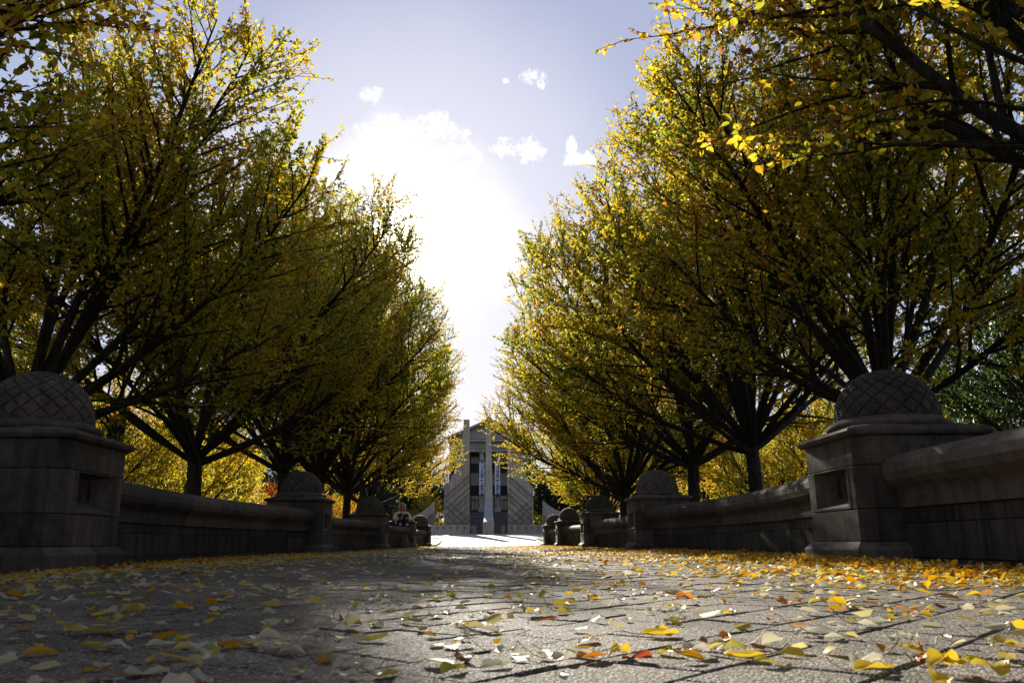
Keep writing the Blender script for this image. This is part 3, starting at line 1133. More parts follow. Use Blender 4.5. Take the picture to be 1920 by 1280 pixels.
# unseen trees added to both rows behind the camera to shade the walls
tree('unseen avenue tree added to the left row behind the viewer', 'b', -XT, -2.5, 1.4, 1.0, 0.56, group=GL)
tree('unseen avenue tree added to the right row behind the viewer', 'c', XT, -2.0, 0.2, 1.0, 0.56, group=GR)

tree('unseen avenue tree added to the left row farther behind the viewer', 'c', -XT, -9, 2.4, 1.0, 0.56, group=GL)
tree('unseen avenue tree added to the right row farther behind the viewer', 'b', XT, -8.5, 1.2, 1.0, 0.56, group=GR)

# second rows, young yellow trees on the lawns in the sun
GB = 'yellow trees on the lawn beyond the avenue'
tree('sunlit yellow tree seen between the sign post and the avenue trunk', 'bush', -12.6, 25.5, 0.5, 1.0, 0.55, 'yellow_leaf', GB)
tree('sunlit yellow tree just right of the straight avenue trunk', 'bush', -12.0, 31.5, 2.5, 1.05, 0.5, 'yellow_leaf', GB)
tree('golden tree behind the post, taller than its neighbours', 'b', -19.0, 31, 1.5, 0.75, 0.6, 'yellow_leaf', GB)
tree('small yellow tree low behind the left wall near the second pier', 'bush', -15.0, 36, 4.0, 0.8, 0.45, 'yellow_leaf', GB)
tree('yellow tree behind the red shrub', 'bush', -15.5, 45, 3.0, 1.1, 0.5, 'yellow_leaf', GB)
tree('yellow and green tree far beyond the left wall', 'b', -24, 44, 3.0, 0.8, 0.45, 'yellow_leaf', GB)
tree('russet red shrub glowing between the yellow tree and the second left pier', 'bush', -13.2, 50, 4.0, 0.62, 0.5, 'red_leaf')
tree('pale orange shrub low behind the third left pier', 'bush', -9.2, 52, 1.0, 0.55, 0.85, 'yellow_leaf')
tree('golden tree in the sun left of the nearest right pier', 'b', 14.2, 33, 0.4, 0.42, 0.62, 'yellow_leaf', GB)
tree('yellow tree right of the straight right trunk, low over the wall', 'bush', 12.2, 26.5, 1.4, 0.95, 0.55, 'yellow_leaf', GB)
tree('yellow green tree between the two right hand avenue trunks', 'bush', 12.0, 33.5, 5.4, 1.0, 0.38, 'yellow_leaf', GB)
tree('orange tinged tree behind the second right pier', 'bush', 12.3, 41, 3.4, 1.0, 0.68, 'yellow_leaf', GB)
tree('orange shrub low behind the third right pier', 'bush', 9.6, 50, 2.4, 0.75, 0.8, 'yellow_leaf')
tree('yellow tree far beyond the right wall', 'b', 21, 45, 2.4, 0.75, 0.5, 'yellow_leaf', GB)

# bigger trees round the park
GG = 'large green park trees'
tree('large dense green tree behind the nearest right pier at the right edge', 'round', 17.2, 22.5, 0.7, 1.08, 0.50, 'green_leaf', GG)
tree('green tree with yellowing top cut by the right edge', 'round', 21.5, 29, 2.7, 1.02, 0.68, 'green_leaf', GG)
tree('green tree far right behind the dense one', 'round', 27, 36, 1.7, 1.0, 0.6, 'green_leaf', GG)
tree('bare leafless tree against the sky left of the nearest right pier', 'bare', 25.5, 58, 1.0, 1.15)
tree('brownish half bare tree beyond the left sign post', 'round', -24, 40, 0.7, 1.0, 0.72, 'leaf')
tree('green tree behind the nearest left pier at the left edge', 'round', -15.5, 19, 3.7, 0.85, 0.75, 'green_leaf', GG)
tree('green tree high beyond the left avenue', 'round', -22.0, 27, 4.7, 1.2, 0.70, 'green_leaf', GG)
GD = 'dark park trees beside the memorial'
darks = [(-9.0, 108, 1.15), (-12.5, 92, 1.0), (-17, 88, 1.1), (-23, 95, 1.2), (-11.0, 74, 0.60), (-31, 92, 1.2), (-15, 66, 0.8), (-40, 80, 1.2), (-22, 60, 1.0),
         (9.5, 108, 1.1), (13, 93, 0.9), (18.5, 88, 1.1), (25, 95, 1.2), (13.5, 72, 0.7), (33, 92, 1.2), (17, 62, 0.8), (42, 80, 1.2), (24, 66, 1.0)]
for k, (x, y, s) in enumerate(darks):
    side = 'left' if x < 0 else 'right'
    n_ = sum(1 for q in darks[:k] if (q[0] < 0) == (x < 0))
    lab = ['dark tree close against the {} slab of the memorial', 'tall dark tree behind the {} fin of the memorial', 'dark tree outside the {} fin of the memorial',
           'large dark tree far to the {} of the memorial', 'dark bush in front of the {} fin', 'outer dark tree well {} of the memorial', 'dark tree beside the {} lawn',
           'outermost dark tree to the {} of the plaza', 'dark tree behind the farthest {} avenue tree'][n_].format(side)
    tree(lab, 'round', x, y, k * 1.3, s, 0.4, 'dark_leaf', GD)
tree('small yellow tree beside the left slab of the memorial', 'bush', -6.6, 97, 2.0, 0.85, 0.5, 'yellow_leaf')
tree('dark evergreen just left of the left slab', 'round', -7.5, 101, 2.0, 0.72, 0.4, 'dark_leaf', GD)
tree('dark evergreen just right of the right slab', 'round', 8.0, 101, 1.0, 0.78, 0.4, 'dark_leaf', GD)
tree('broad dark evergreen farther back on the left of the hall', 'round', -14, 116, 2.0, 1.3, 0.4, 'dark_leaf', GD)
tree('broad dark evergreen farther back on the right of the hall', 'round', 15, 116, 1.0, 1.3, 0.4, 'dark_leaf', GD)

# distant wood closes the horizon
LPs, LDs, LLs = [], [], []
rg = np.random.default_rng(5)
nW = 60000
ang = rg.uniform(radians(-75), radians(75), nW)
dist = rg.uniform(150, 190, nW)
hgt = (rg.random(nW) ** 0.8) * (7 + 3.0 * np.sin(ang * 23) + 2.0 * np.sin(ang * 61 + 1))
P0 = np.stack([dist * np.sin(ang), dist * np.cos(ang), hgt + 1], 1)
V, Fc, tot, att = leaf_arrays(P0, rg.normal(size=(nW, 3)), np.full(nW, 1.3), rg.random(nW), 2, rg)
o = link('distant_wood', fast_mesh('distant_wood', V, Fc, tot, att, MAT['green_leaf']))
setting(o, 'stuff')
o['label'] = 'far wood closing the horizon behind the avenue'

# ------------------------------------------------------------------ memorial
YM = 90.0
ZM = gz(90)


def C1(x, y, Y):
    """Point from the enlarged view of the memorial (1365 x 1280 px, 4.266 x) on the plane at Y."""
    return at(760 + x / 4.266, 740 + y / 4.266, Y)


def slab_xz(poly, y0, y1, bev=0.0):
    """Vertical slab: outline in (x, z), from y0 to y1 (y0 nearer)."""
    n = len(poly)
    V = [(x, y0, z) for x, z in poly] + [(x, y1, z) for x, z in poly]
    Fc = [tuple(range(n)), tuple(range(2 * n - 1, n - 1, -1))]
    for k in range(n):
        a, b = k, (k + 1) % n
        Fc.append((b, a, a + n, b + n))
    return V, Fc


def cxz(pts, Y):
    return [(C1(x, y, Y).x, C1(x, y, Y).z) for x, y in pts]


def left_of(x):      # mirror about the memorial axis (crop x = 667)
    return 2 * 667.5 - x


mem = thing('memorial', 'tall limestone war memorial with centre pylon between two curved slabs', 'memorial', (C1(667, 1100, YM).x, YM, ZM))
mx0 = mem.location.copy()


def mpart(name, vf, mat):
    v, f = vf
    return mesh_obj(name, [(a - mx0.x, b - mx0.y, c - mx0.z) for a, b, c in v], f, mat, mem)


right_out = [(820, 1130), (820, 200), (866, 200), (868, 260), (880, 380), (908, 500), (945, 625), (985, 700), (1021, 745), (1025, 1130)]
for sgn in (1, -1):
    pts = right_out if sgn > 0 else [(left_of(x) - 1, y) for x, y in right_out]
    P_ = cxz(pts, YM)
    if sgn > 0:
        P_ = P_
    mpart('slab', slab_xz(P_, YM - 0.35, YM + 0.35), MAT['memorial'])
    # carved relief: diagonal bars proud of the slab, lower part
    xa, xb = (824, 1010) if sgn > 0 else (322, 510)
    bars = []
    inner = xa if sgn > 0 else xb
    cx0 = inner
    def clipr(q, x0, x1, y0, y1):
        for a, b, c in ((-1, 0, -x0), (1, 0, x1), (0, -1, -y0), (0, 1, y1)):
            q = clip(q, a, b, c)
            if len(q) < 3:
                return []
        return q
    br = random.Random(4)
    for k in range(8):
        # rising towards the axis
        off = 640 + k * 50 + br.uniform(-12, 12)
        w = 11 if k % 3 else 24
        A = (cx0, off)
        Bq = (cx0 - sgn * -400, off + 400)
        q = [(cx0, off), (cx0 + sgn * 420, off + 380), (cx0 + sgn * 420, off + 380 + w), (cx0, off + w)]
        if sgn > 0:
            q = q
        q = clipr(q, xa, xb, 600, 1034)
        if len(q) > 2:
            bars.append(slab_xz(cxz(q, YM), YM - 0.44, YM - 0.352))
    for k in range(6):
        off = 1000 + k * 60
        q = [(cx0, off), (cx0 + sgn * 420, off - 400), (cx0 + sgn * 420, off - 388), (cx0, off + 12)]
        # these cross only the lower outer corner
        q = clipr(q, xa, xb, 860, 1034)
        q = clip(q, -1, 0, -(xa if sgn < 0 else xa + 40)) if len(q) > 2 else q
        if len(q) > 2:
            bars.append(slab_xz(cxz(q, YM), YM - 0.48, YM - 0.353))
    for b_ in bars:
        mpart('relief_bar', b_, MAT['relief'])
    # tiles of the relief in the outer lower corner
    for r_ in range(3):
        for c_ in range(3):
            bx = (322 + c_ * 42 + r_ * 12) if sgn < 0 else (1000 - c_ * 42 - r_ * 12)
            by = 885 + r_ * 52 + c_ * 30
            if by > 1020:
                continue
            q = [(bx, by - 18), (bx + 20, by), (bx, by + 18), (bx - 20, by)]
            q = clipr(q, xa, xb, 600, 1034)
            if len(q) > 2:
                mpart('relief_tile', slab_xz(cxz(q, YM), YM - 0.40, YM - 0.354), MAT['memorial'])
# fins
for sgn, pts in ((-1, [(50, 1040), (50, 975), (120, 945), (185, 895), (233, 848), (233, 1040)]), (1, [(1097, 1040), (1097, 842), (1150, 885), (1200, 915), (1262, 940), (1262, 1040)])):
    mpart('fin', slab_xz(cxz(pts, YM + 1), YM + 0.8, YM + 1.15), MAT['memorial'])
    q = [(165, 1036), (185, 965), (228, 940), (228, 1036)] if sgn < 0 else [(1103, 1036), (1103, 960), (1140, 975), (1165, 1036)]
    mpart('fin_relief', slab_xz(cxz(q, YM + 1), YM + 0.74, YM + 0.798), MAT['relief'])
# pylon: deep prow, wide at the foot with a curved slope
PYF = YM - 4.0
sect = [(1130, 622, 708, -6.2), (1022, 622, 708, -6.2), (1018, 628, 704, -5.6), (985, 630, 702, -4.0), (930, 632, 700, -2.8), (825, 636, 697, -2.3), (735, 638, 696, -2.0), (460, 643, 690, -1.4), (300, 647, 688, -1.0), (170, 650, 687, -0.8)]
R = []
for y, xa, xb, dy in sect:
    pa, pb = C1(xa, y, YM - 1.5), C1(xb, y, YM - 1.5)
    z = pa.z if y != 1130 else ZM - 0.3
    R.append([(pa.x, YM + dy, z), (pb.x, YM + dy, z), (pb.x, YM + 0.6, z), (pa.x, YM + 0.6, z)])
v, f = rings(R)
mpart('pylon', (v, f), MAT['memorial'])
R = []
for y, xa, xb, dy in [(1016, 629, 703, -5.62), (985, 631, 701, -4.05), (930, 633, 699, -2.86), (828, 637, 696, -2.36)]:
    pa, pb = C1(xa, y, YM - 1.5), C1(xb, y, YM - 1.5)
    R.append([(pa.x, YM + dy - 0.05, pa.z), (pb.x, YM + dy - 0.05, pa.z), (pb.x, YM + dy + 0.2, pa.z - 0.02), (pa.x, YM + dy + 0.2, pa.z - 0.02)])
mpart('apron', rings(R), MAT['apron'])
pa, pb = C1(620, 1130, YM - 6), C1(710, 1130, YM - 6)
# low front walls with square marks, end blocks
for sgn, (xa, xb) in ((-1, (190, 516)), (1, (818, 1100))):
    a, b = C1(xa, 1040, YM - 2), C1(xb, 1110, YM - 2)
    Y0 = YM - 2
    v, f = box(a.x, b.x, Y0 - 0.4, Y0 + 0.4, ZM - 0.2, a.z, 0.03)
    mpart('low_wall', (v, f), MAT['memorial'])
    for k in range(5):
        mxp = (258, 308, 360, 414, 474)[k] if sgn < 0 else (855, 908, 960, 1014, 1066)[k]
        c0, c1 = C1(mxp - 7, 1052, Y0 - 0.4), C1(mxp + 7, 1070, Y0 - 0.4)
        v, f = box(c0.x, c1.x, Y0 - 0.47, Y0 - 0.402, c1.z, c0.z, 0.01)
        mpart('mark', (v, f), MAT['relief'])
    e = (527, 571) if sgn < 0 else (766, 796)
    c0, c1 = C1(e[0], 1046, YM - 1), C1(e[1], 1095, YM - 1)
    v, f = box(c0.x, c1.x, YM - 1.3, YM - 0.6, ZM - 0.2, c0.z, 0.02)
    mpart('end_block', (v, f), MAT['memorial'])

# ------------------------------------------------------------------ building behind
YB = 126.0
bld = thing('hall_building', 'grey stone hall with gabled pediment, columns and stairs behind the memorial', 'building', (C1(675, 1000, YB).x, YB, ZM))
b0 = bld.location.copy()


def bpart(name, vf, mat, parent=bld):
    v, f = vf
    off = b0
    return mesh_obj(name, [(a - off.x, b - off.y, c - off.z) for a, b, c in v], f, mat, parent)


def crect(x0, y0, x1, y1, Yf, Yb, bev=0.01, zlow=None):
    a, b = C1(x0, y1, Yf), C1(x1, y0, Yf)
    return box(a.x, b.x, Yf, Yb, a.z if zlow is None else zlow, b.z, bev)


# roof and pediment
ped = [(345, 352), (345, 330), (668, 180), (692, 180), (1005, 330), (1005, 352)]
bpart('pediment', slab_xz([(p[0], p[1]) for p in cxz([(370, 352), (675, 212), (985, 352)], YB - 2.2)], YB - 2.2, YB - 1.0), MAT['building'])
for s_ in (-1, 1):
    q = [(675, 186), (675, 208), (675 + s_ * 335, 352), (675 + s_ * 350, 340)]
    P_ = cxz(q, YB - 3.0)
    if s_ > 0:
        P_ = P_[::-1]
    bpart('raking_cornice', slab_xz(P_, YB - 3.2, YB - 0.98), MAT['building'])
    q = [(675, 192), (675, 200), (675 + s_ * 335, 348), (675 + s_ * 335, 340)]
    P_ = cxz(q, YB - 3.3)
    bpart('cornice_edge', slab_xz(P_ if s_ < 0 else P_[::-1], YB - 3.35, YB - 3.205), MAT['building'])
bpart('acroterion', crect(662, 178, 690, 200, YB - 3.2, YB - 2.4), MAT['building'])
bpart('roof', slab_xz(cxz([(350, 345), (675, 195), (1000, 345)], YB), YB - 0.9, YB + 14), MAT['building_dark'])
bpart('cornice', crect(340, 354, 1010, 372, YB - 3.3, YB + 2), MAT['building'])
bpart('frieze', crect(355, 373, 995, 428, YB - 2.4, YB + 2), MAT['building'])
bpart('architrave', crect(355, 429, 995, 455, YB - 2.5, YB + 2), MAT['building'])
bpart('wall', crect(345, 354, 1005, 1000, YB + 2.3, YB + 14, zlow=ZM), MAT['building'])
zt = C1(675, 938, YB).z
# side antae
for xa, xb in ((355, 440), (910, 995)):
    bpart('side_wall', crect(xa, 456, xb, 938, YB - 2.2, YB + 2.2), MAT['building'])
# four columns
for cx_ in (487, 612, 737, 862):
    a, b = C1(cx_ - 22, 470, YB - 1.6), C1(cx_ + 22, 470, YB - 1.6)
    r = (b.x - a.x) / 2
    xm = (a.x + b.x) / 2
    z1, z0 = a.z, C1(cx_, 905, YB - 1.6).z
    prof = [(r * 1.0, z0), (r * 0.99, z0 + (z1 - z0) * 0.4), (r * 0.86, z1)]
    n = 20
    R = []
    for rr, z in prof:
        R.append([(xm + (rr * (1 - 0.05 * (j % 2))) * cos(2 * pi * j / n), YB - 1.6 + (rr * (1 - 0.05 * (j % 2))) * sin(2 * pi * j / n), z) for j in range(n)])
    v, f = rings(R)
    col = bpart('column', (v, f), MAT['building'])
    v, f = box(xm - r * 1.1, xm + r * 1.1, YB - 1.6 - r * 1.1, YB - 1.6 + r * 1.1, z1, C1(cx_, 456, YB - 1.6).z, 0.02)
    bpart('capital', (v, f), MAT['building'], col)
    v, f = box(xm - r * 1.2, xm + r * 1.2, YB - 1.6 - r * 1.2, YB - 1.6 + r * 1.2, C1(cx_, 936, YB - 1.6).z, z0, 0.02)
    bpart('column_base', (v, f), MAT['building'], col)
# bays: window, spandrel, window, spandrel, door
for xa, xb in ((400, 466), (525, 590), (650, 714), (758, 818), (884, 940)):
    yw = YB + 1.6
    bpart('spandrel', crect(xa - 6, 552, xb + 6, 620, yw, yw + 0.68), MAT['building_dark'])
    bpart('spandrel', crect(xa - 6, 728, xb + 6, 798, yw, yw + 0.68), MAT['building_dark'])
    bpart('lintel', crect(xa - 6, 457, xb + 6, 484, yw, yw + 0.68), MAT['building_dark'])
    for ya, yb in ((486, 550), (622, 726)):
        w = bpart('window', crect(xa, ya, xb, yb, yw + 0.3, yw + 0.45), MAT['window_frame'])
        xm = (xa + xb) / 2
        for q0, q1 in ((xa + 2, xm - 2), (xm + 2, xb - 2)):
            if ya > 600:
                bpart('pane', crect(q0, ya + 3, q1, ya + 40, yw + 0.26, yw + 0.298, 0.004), MAT['glass'], w)
                bpart('pane', crect(q0, ya + 44, q1, yb - 3, yw + 0.26, yw + 0.298, 0.004), MAT['glass'], w)
            else:
                bpart('pane', crect(q0, ya + 3, q1, yb - 3, yw + 0.26, yw + 0.298, 0.004), MAT['glass'], w)
    d = bpart('door', crect(xa, 800, xb, 932, yw + 0.3, yw + 0.45), MAT['door_wood'])
    xm = (xa + xb) / 2
    for q0, q1 in ((xa + 6, xm - 4), (xm + 4, xb - 6)):
        bpart('pane', crect(q0, 845, q1, 918, yw + 0.25, yw + 0.298, 0.004), MAT['glass'], d)
    bpart('pane', crect(xa + 4, 804, xb - 4, 836, yw + 0.25, yw + 0.298, 0.004), MAT['glass'], d)
# terrace and stairs
bpart('terrace', crect(345, 938, 1005, 1000, YB - 4, YB + 2.2, zlow=ZM), MAT['building'])
ns = 20
for k in range(ns):
    zz = ZM + (zt - ZM) * (k + 1) / (ns + 1)
    y_ = YB - 4 - (ns - k) * 0.42
    a, b = C1(420, 1000, YB - 6), C1(930, 1000, YB - 6)
    v, f = box(a.x, b.x, y_, YB - 4.003, zz - (zt - ZM) / (ns + 1) + 0.002, zz, 0.012)
    bpart('step', (v, f), MAT['stair'])
# two banners on the columns
for k, cx_ in enumerate((612, 737)):
    a, b = C1(cx_ - 20, 795, YB - 2.6), C1(cx_ + 20, 535, YB - 2.6)
    root = thing('banner', ('left' if k == 0 else 'right') + ' pale lilac banner hanging on a column, lettered downwards', 'banner',
                 ((a.x + b.x) / 2, YB - 2.6, a.z), group='pair of column banners')
    w, h = b.x - a.x, b.z - a.z
    # gently waved cloth
    Vv, Ff = [], []
    for j in range(13):
        zz = h * j / 12
        off = 0.03 * sin(j * 1.3 + k)
        Vv += [(-w / 2, off, zz), (w / 2, off, zz), (w / 2, off + 0.02, zz), (-w / 2, off + 0.02, zz)]
    rgs = [Vv[q * 4:q * 4 + 4] for q in range(13)]
    v, f = rings(rgs)
    mesh_obj('cloth', v, f, MAT['banner'], root)
    v, f = tube([(-w / 2 - 0.15, 0, h + 0.05), (w / 2 + 0.15, 0, h + 0.05)], [0.05, 0.05], 6)
    mesh_obj('rod', v, f, MAT['black_metal'], root)
    v, f = tube([(-w / 2 - 0.15, 0, -0.05), (w / 2 + 0.15, 0, -0.05)], [0.05, 0.05], 6)
    mesh_obj('rod', v, f, MAT['black_metal'], root)
    cu = bpy.data.curves.new('lettering', 'FONT')
    cu.body = 'VICTORIES & HEROES'
    cu.size = w * 0.80
    cu.align_x = 'CENTER'
    cu.align_y = 'CENTER'
    cu.extrude = 0.004
    cu.offset = 0.012
    cu.space_character = 0.97
    cu.materials.append(MAT['ink'])
    tmp = bpy.data.objects.new('tmp', cu)
    COL.objects.link(tmp)
    tm = bpy.data.meshes.new_from_object(tmp.evaluated_get(bpy.context.evaluated_depsgraph_get()))
    bpy.data.objects.remove(tmp)
    if not tm.materials:
        tm.materials.append(MAT['ink'])
    t = link('lettering', tm, root)
    t.location = (0, -0.06, h / 2)
    t.rotation_euler = (Matrix.Rotation(pi / 2, 3, 'Y') @ Matrix.Rotation(pi / 2, 3, 'X')).to_euler()

# ------------------------------------------------------------------ sign post beyond the left wall
sp = at(229, 790, 22.0)
sr = thing('sign_post', 'black post with two dark sign panels and ball finial behind the left wall', 'sign', (sp.x, sp.y, 0))
ztop = at(236, 772, 22.0).z
v, f = tube([(0, 0, -0.05), (0, 0, ztop - 0.08)], [0.055, 0.045], 12)
mesh_obj('post', v, f, MAT['black_metal'], sr)
v, f = lathe([(0.03, ztop - 0.14), (0.075, ztop - 0.125), (0.075, ztop - 0.10), (0.04, ztop - 0.085), (0.06, ztop - 0.06), (0.075, ztop - 0.03), (0.06, ztop), (0.02, ztop + 0.025)], 14)
mesh_obj('finial', v, f, MAT['black_metal'], sr, smooth=True)
for dx, rot, w in ((-0.14, 0.5, 0.34), (0.07, -0.35, 0.16)):
    zz = ztop - 0.95
    v, f = prism(chamfer_square(0.5, 0.08), -0.5, 0.5, 0.02)
    v = [(x * w, z * 0.03, y * 0.66) for x, y, z in v]
    f = [tuple(reversed(q)) for q in f]
    o = mesh_obj('sign_panel', v, f, MAT['sign_face'], sr)
    o.location = (dx, -0.09, zz + 0.42)
    o.rotation_euler = (0, 0.04, rot * 0.4)
v, f = box(-0.2, 0.12, -0.075, -0.05, ztop - 0.40, ztop - 0.36)
mesh_obj('bracket', v, f, MAT['black_metal'], sr)

# ------------------------------------------------------------------ person on the wall, bag below
def skinned(name, joints, edges, mat, parent, sub=2, root_i=0):
    me = bpy.data.meshes.new(name)
    me.from_pydata([j[0] for j in joints], edges, [])
    o = bpy.data.objects.new(name, me)
    COL.objects.link(o)
    o.parent = parent
    md = o.modifiers.new('skin', 'SKIN')
    for k, j in enumerate(joints):
        r = j[1]
        me.skin_vertices[0].data[k].radius = (r, r) if not isinstance(r, tuple) else r
        me.skin_vertices[0].data[k].use_root = (k == root_i)
    md.use_smooth_shade = True
    if sub:
        s = o.modifiers.new('sub', 'SUBSURF')
        s.levels = sub
        s.render_levels = sub
    me.materials.append(mat)
    return o


def ensure_skin(o):
    return o


def skin_obj(name, joints, edges, mat, parent, sub=2, root_i=0):
    me = bpy.data.meshes.new(name)
    me.from_pydata([j[0] for j in joints], edges, [])
    o = bpy.data.objects.new(name, me)
    COL.objects.link(o)
    o.modifiers.new('skin', 'SKIN')
    if not me.skin_vertices:
        bpy.context.view_layer.objects.active = o
        o.select_set(True)
        bpy.ops.object.mode_set(mode='EDIT')
        bpy.ops.object.mode_set(mode='OBJECT')
    sv = me.skin_vertices[0].data
    for k, j in enumerate(joints):
        r = j[1]
        sv[k].radius = (r, r) if not isinstance(r, tuple) else r
        sv[k].use_root = (k == root_i)
    o.modifiers['skin'].use_smooth_shade = True
    s = o.modifiers.new('sub', 'SUBSURF')
    s.levels = sub
    s.render_levels = sub
    dg = bpy.context.evaluated_depsgraph_get()
    ev = o.evaluated_get(dg)
    me2 = bpy.data.meshes.new_from_object(ev)
    me2.materials.clear()
    me2.materials.append(mat)
    bpy.data.objects.remove(o)
    return link(name, me2, parent)


pp = at(753, 989, 31.0)
wx = XL - XW - 0.22
per = thing('person', 'person sitting on the left wall with knees drawn up, cream fleece coat and jeans', 'person', (pp.x, pp.y, WH), radians(20))
# local: -y faces the camera; the figure faces it. seat at z=0
try:
    # body (skin): one surface from pelvis to head and out to legs, shoes and hands added over it
    J = [((0, 0.10, 0.11), 0.13), ((0, 0.09, 0.28), 0.13), ((0, 0.03, 0.45), 0.14), ((0, -0.01, 0.55), 0.06), ((0, -0.03, 0.62), 0.065), ((0, -0.045, 0.70), 0.098), ((0, -0.03, 0.78), 0.07),
         ((0.10, 0.06, 0.11), 0.09), ((0.11, -0.16, 0.36), 0.075), ((0.12, -0.28, 0.40), 0.07), ((0.12, -0.27, 0.20), 0.055), ((0.125, -0.24, 0.06), 0.042), ((0.13, -0.36, 0.035), 0.035),
         ((-0.10, 0.06, 0.11), 0.09), ((-0.11, -0.16, 0.38), 0.075), ((-0.12, -0.28, 0.42), 0.07), ((-0.12, -0.27, 0.20), 0.055), ((-0.125, -0.24, 0.06), 0.042), ((-0.13, -0.36, 0.035), 0.035)]
    E_ = [(0, 1), (1, 2), (2, 3), (3, 4), (4, 5), (5, 6), (0, 7), (7, 8), (8, 9), (9, 10), (10, 11), (11, 12), (0, 13), (13, 14), (14, 15), (15, 16), (16, 17), (17, 18)]
    skin_obj('body', J, E_, MAT['skin'], per)
    # jeans over the legs
    J = [((0, 0.10, 0.10), 0.15), ((0.10, 0.06, 0.12), 0.105), ((0.11, -0.14, 0.36), 0.09), ((0.12, -0.285, 0.41), 0.082), ((0.12, -0.275, 0.20), 0.068), ((0.125, -0.25, 0.085), 0.06),
         ((-0.10, 0.06, 0.12), 0.105), ((-0.11, -0.14, 0.38), 0.09), ((-0.12, -0.285, 0.43), 0.082), ((-0.12, -0.275, 0.20), 0.068), ((-0.125, -0.25, 0.085), 0.06)]
    skin_obj('jeans', J, [(0, 1), (1, 2), (2, 3), (3, 4), (4, 5), (0, 6), (6, 7), (7, 8), (8, 9), (9, 10)], MAT['jeans'], per)
    # coat: torso, arms wrapped round the knees, hood
    J = [((0, 0.13, 0.09), (0.24, 0.17)), ((0, 0.12, 0.28), (0.24, 0.17)), ((0, 0.06, 0.46), (0.21, 0.15)), ((0, 0.01, 0.55), 0.10),
         ((0.22, 0.02, 0.44), 0.10), ((0.29, -0.10, 0.24), 0.095), ((0.20, -0.30, 0.26), 0.06),
         ((-0.22, 0.02, 0.44), 0.10), ((-0.29, -0.10, 0.24), 0.095), ((-0.20, -0.30, 0.26), 0.06)]
    skin_obj('coat', J, [(0, 1), (1, 2), (2, 3), (2, 4), (4, 5), (5, 6), (2, 7), (7, 8), (8, 9)], MAT['coat'], per, root_i=1)
    # hands with fingers clasped in front of the shins
    for s_ in (1, -1):
        J = [((0.18 * s_, -0.335, 0.26), 0.030), ((0.12 * s_, -0.37, 0.265), 0.034)]
        E_ = [(0, 1)]
        for q in range(4):
            b_ = len(J)
            z_ = 0.29 - q * 0.018
            J += [((0.075 * s_, -0.385, z_), 0.010), ((0.035 * s_, -0.383 + 0.004 * q, z_ - 0.004), 0.009)]
            E_ += [(1, b_), (b_, b_ + 1)]
        b_ = len(J)
        J += [((0.12 * s_, -0.375, 0.305), 0.012), ((0.09 * s_, -0.385, 0.325), 0.010)]
        E_ += [(1, b_), (b_, b_ + 1)]
        skin_obj('hand', J, E_, MAT['skin'], per, sub=1)
        J = [((0.13 * s_, -0.24, 0.045), 0.048), ((0.13 * s_, -0.32, 0.035), 0.045), ((0.13 * s_, -0.40, 0.026), 0.034)]
        skin_obj('shoe', J, [(0, 1), (1, 2)], MAT['shoe'], per)
    # hair: light brown cap, longer at the sides
    v, f = lathe([(0.02, 0.16), (0.07, 0.145), (0.105, 0.10), (0.118, 0.04), (0.122, -0.03), (0.11, -0.10), (0.10, -0.16), (0.06, -0.17)], 18)
    vv = []
    for x, y, z in v:
        vv.append((x, (y if y > -0.03 else y * 0.35 - 0.02) + 0.0, z * 1.0))
    o = mesh_obj('hair', vv, f, MAT['hair'], per, smooth=True)
    o.location = (0, -0.02, 0.68)
    # hood rim and face details
    v, f = tube([(0.115 * cos(a), 0.0, 0.15 * sin(a)) for a in [radians(q) for q in range(-60, 241, 20)]], [0.03] * 16, 8)
    o = mesh_obj('hood', v, f, MAT['coat'], per, smooth=True)
    o.location = (0, 0.0, 0.68)
    J = [((0, -0.14, 0.715), 0.010), ((0, -0.158, 0.69), 0.014)]
    skin_obj('nose', J, [(0, 1)], MAT['skin'], per, sub=1)
    for s_ in (1, -1):
        v, f = lathe([(0.003, -0.006), (0.010, -0.004), (0.012, 0), (0.010, 0.004), (0.003, 0.006)], 10)
        o = mesh_obj('eye', v, f, MAT['black_metal'], per, smooth=True)
        o.location = (0.036 * s_, -0.128, 0.722)
    v, f = box(-0.026, 0.026, -0.142, -0.128, 0.655, 0.664, 0.002)
    mesh_obj('mouth', v, f, MAT['russet'] if 'russet' in MAT else MAT['hair'], per)
except Exception as ex:
    import traceback
    traceback.print_exc()
    raise

bg_ = thing('bag', 'slouched grey green bag leaning against the fourth left pier', 'bag', (at(757, 1027, 32.6).x, 32.6, 0), 0.3)
pts = []
N = 14
prof = [(0.17, 0.0, 0.11), (0.21, 0.08, 0.14), (0.20, 0.24, 0.13), (0.16, 0.38, 0.10), (0.11, 0.46, 0.06), (0.05, 0.50, 0.03)]
R = [[((a * cos(2 * pi * k / N)) * (1 + 0.07 * sin(5 * k + j)), b2 * sin(2 * pi * k / N), z + 0.03 * sin(k * 1.7)*(z > 0)) for k in range(N)] for j, (a, z, b2) in enumerate(prof)]
v, f = rings(R)
mesh_obj('pouch', v, f, MAT['bag'], bg_, smooth=True)
v, f = tube([(-0.10, -0.06, 0.40), (-0.09, -0.10, 0.52), (0.0, -0.12, 0.58), (0.09, -0.10, 0.52), (0.10, -0.06, 0.40)], [0.012] * 5, 6)
mesh_obj('handle', v, f, MAT['bag'], bg_)

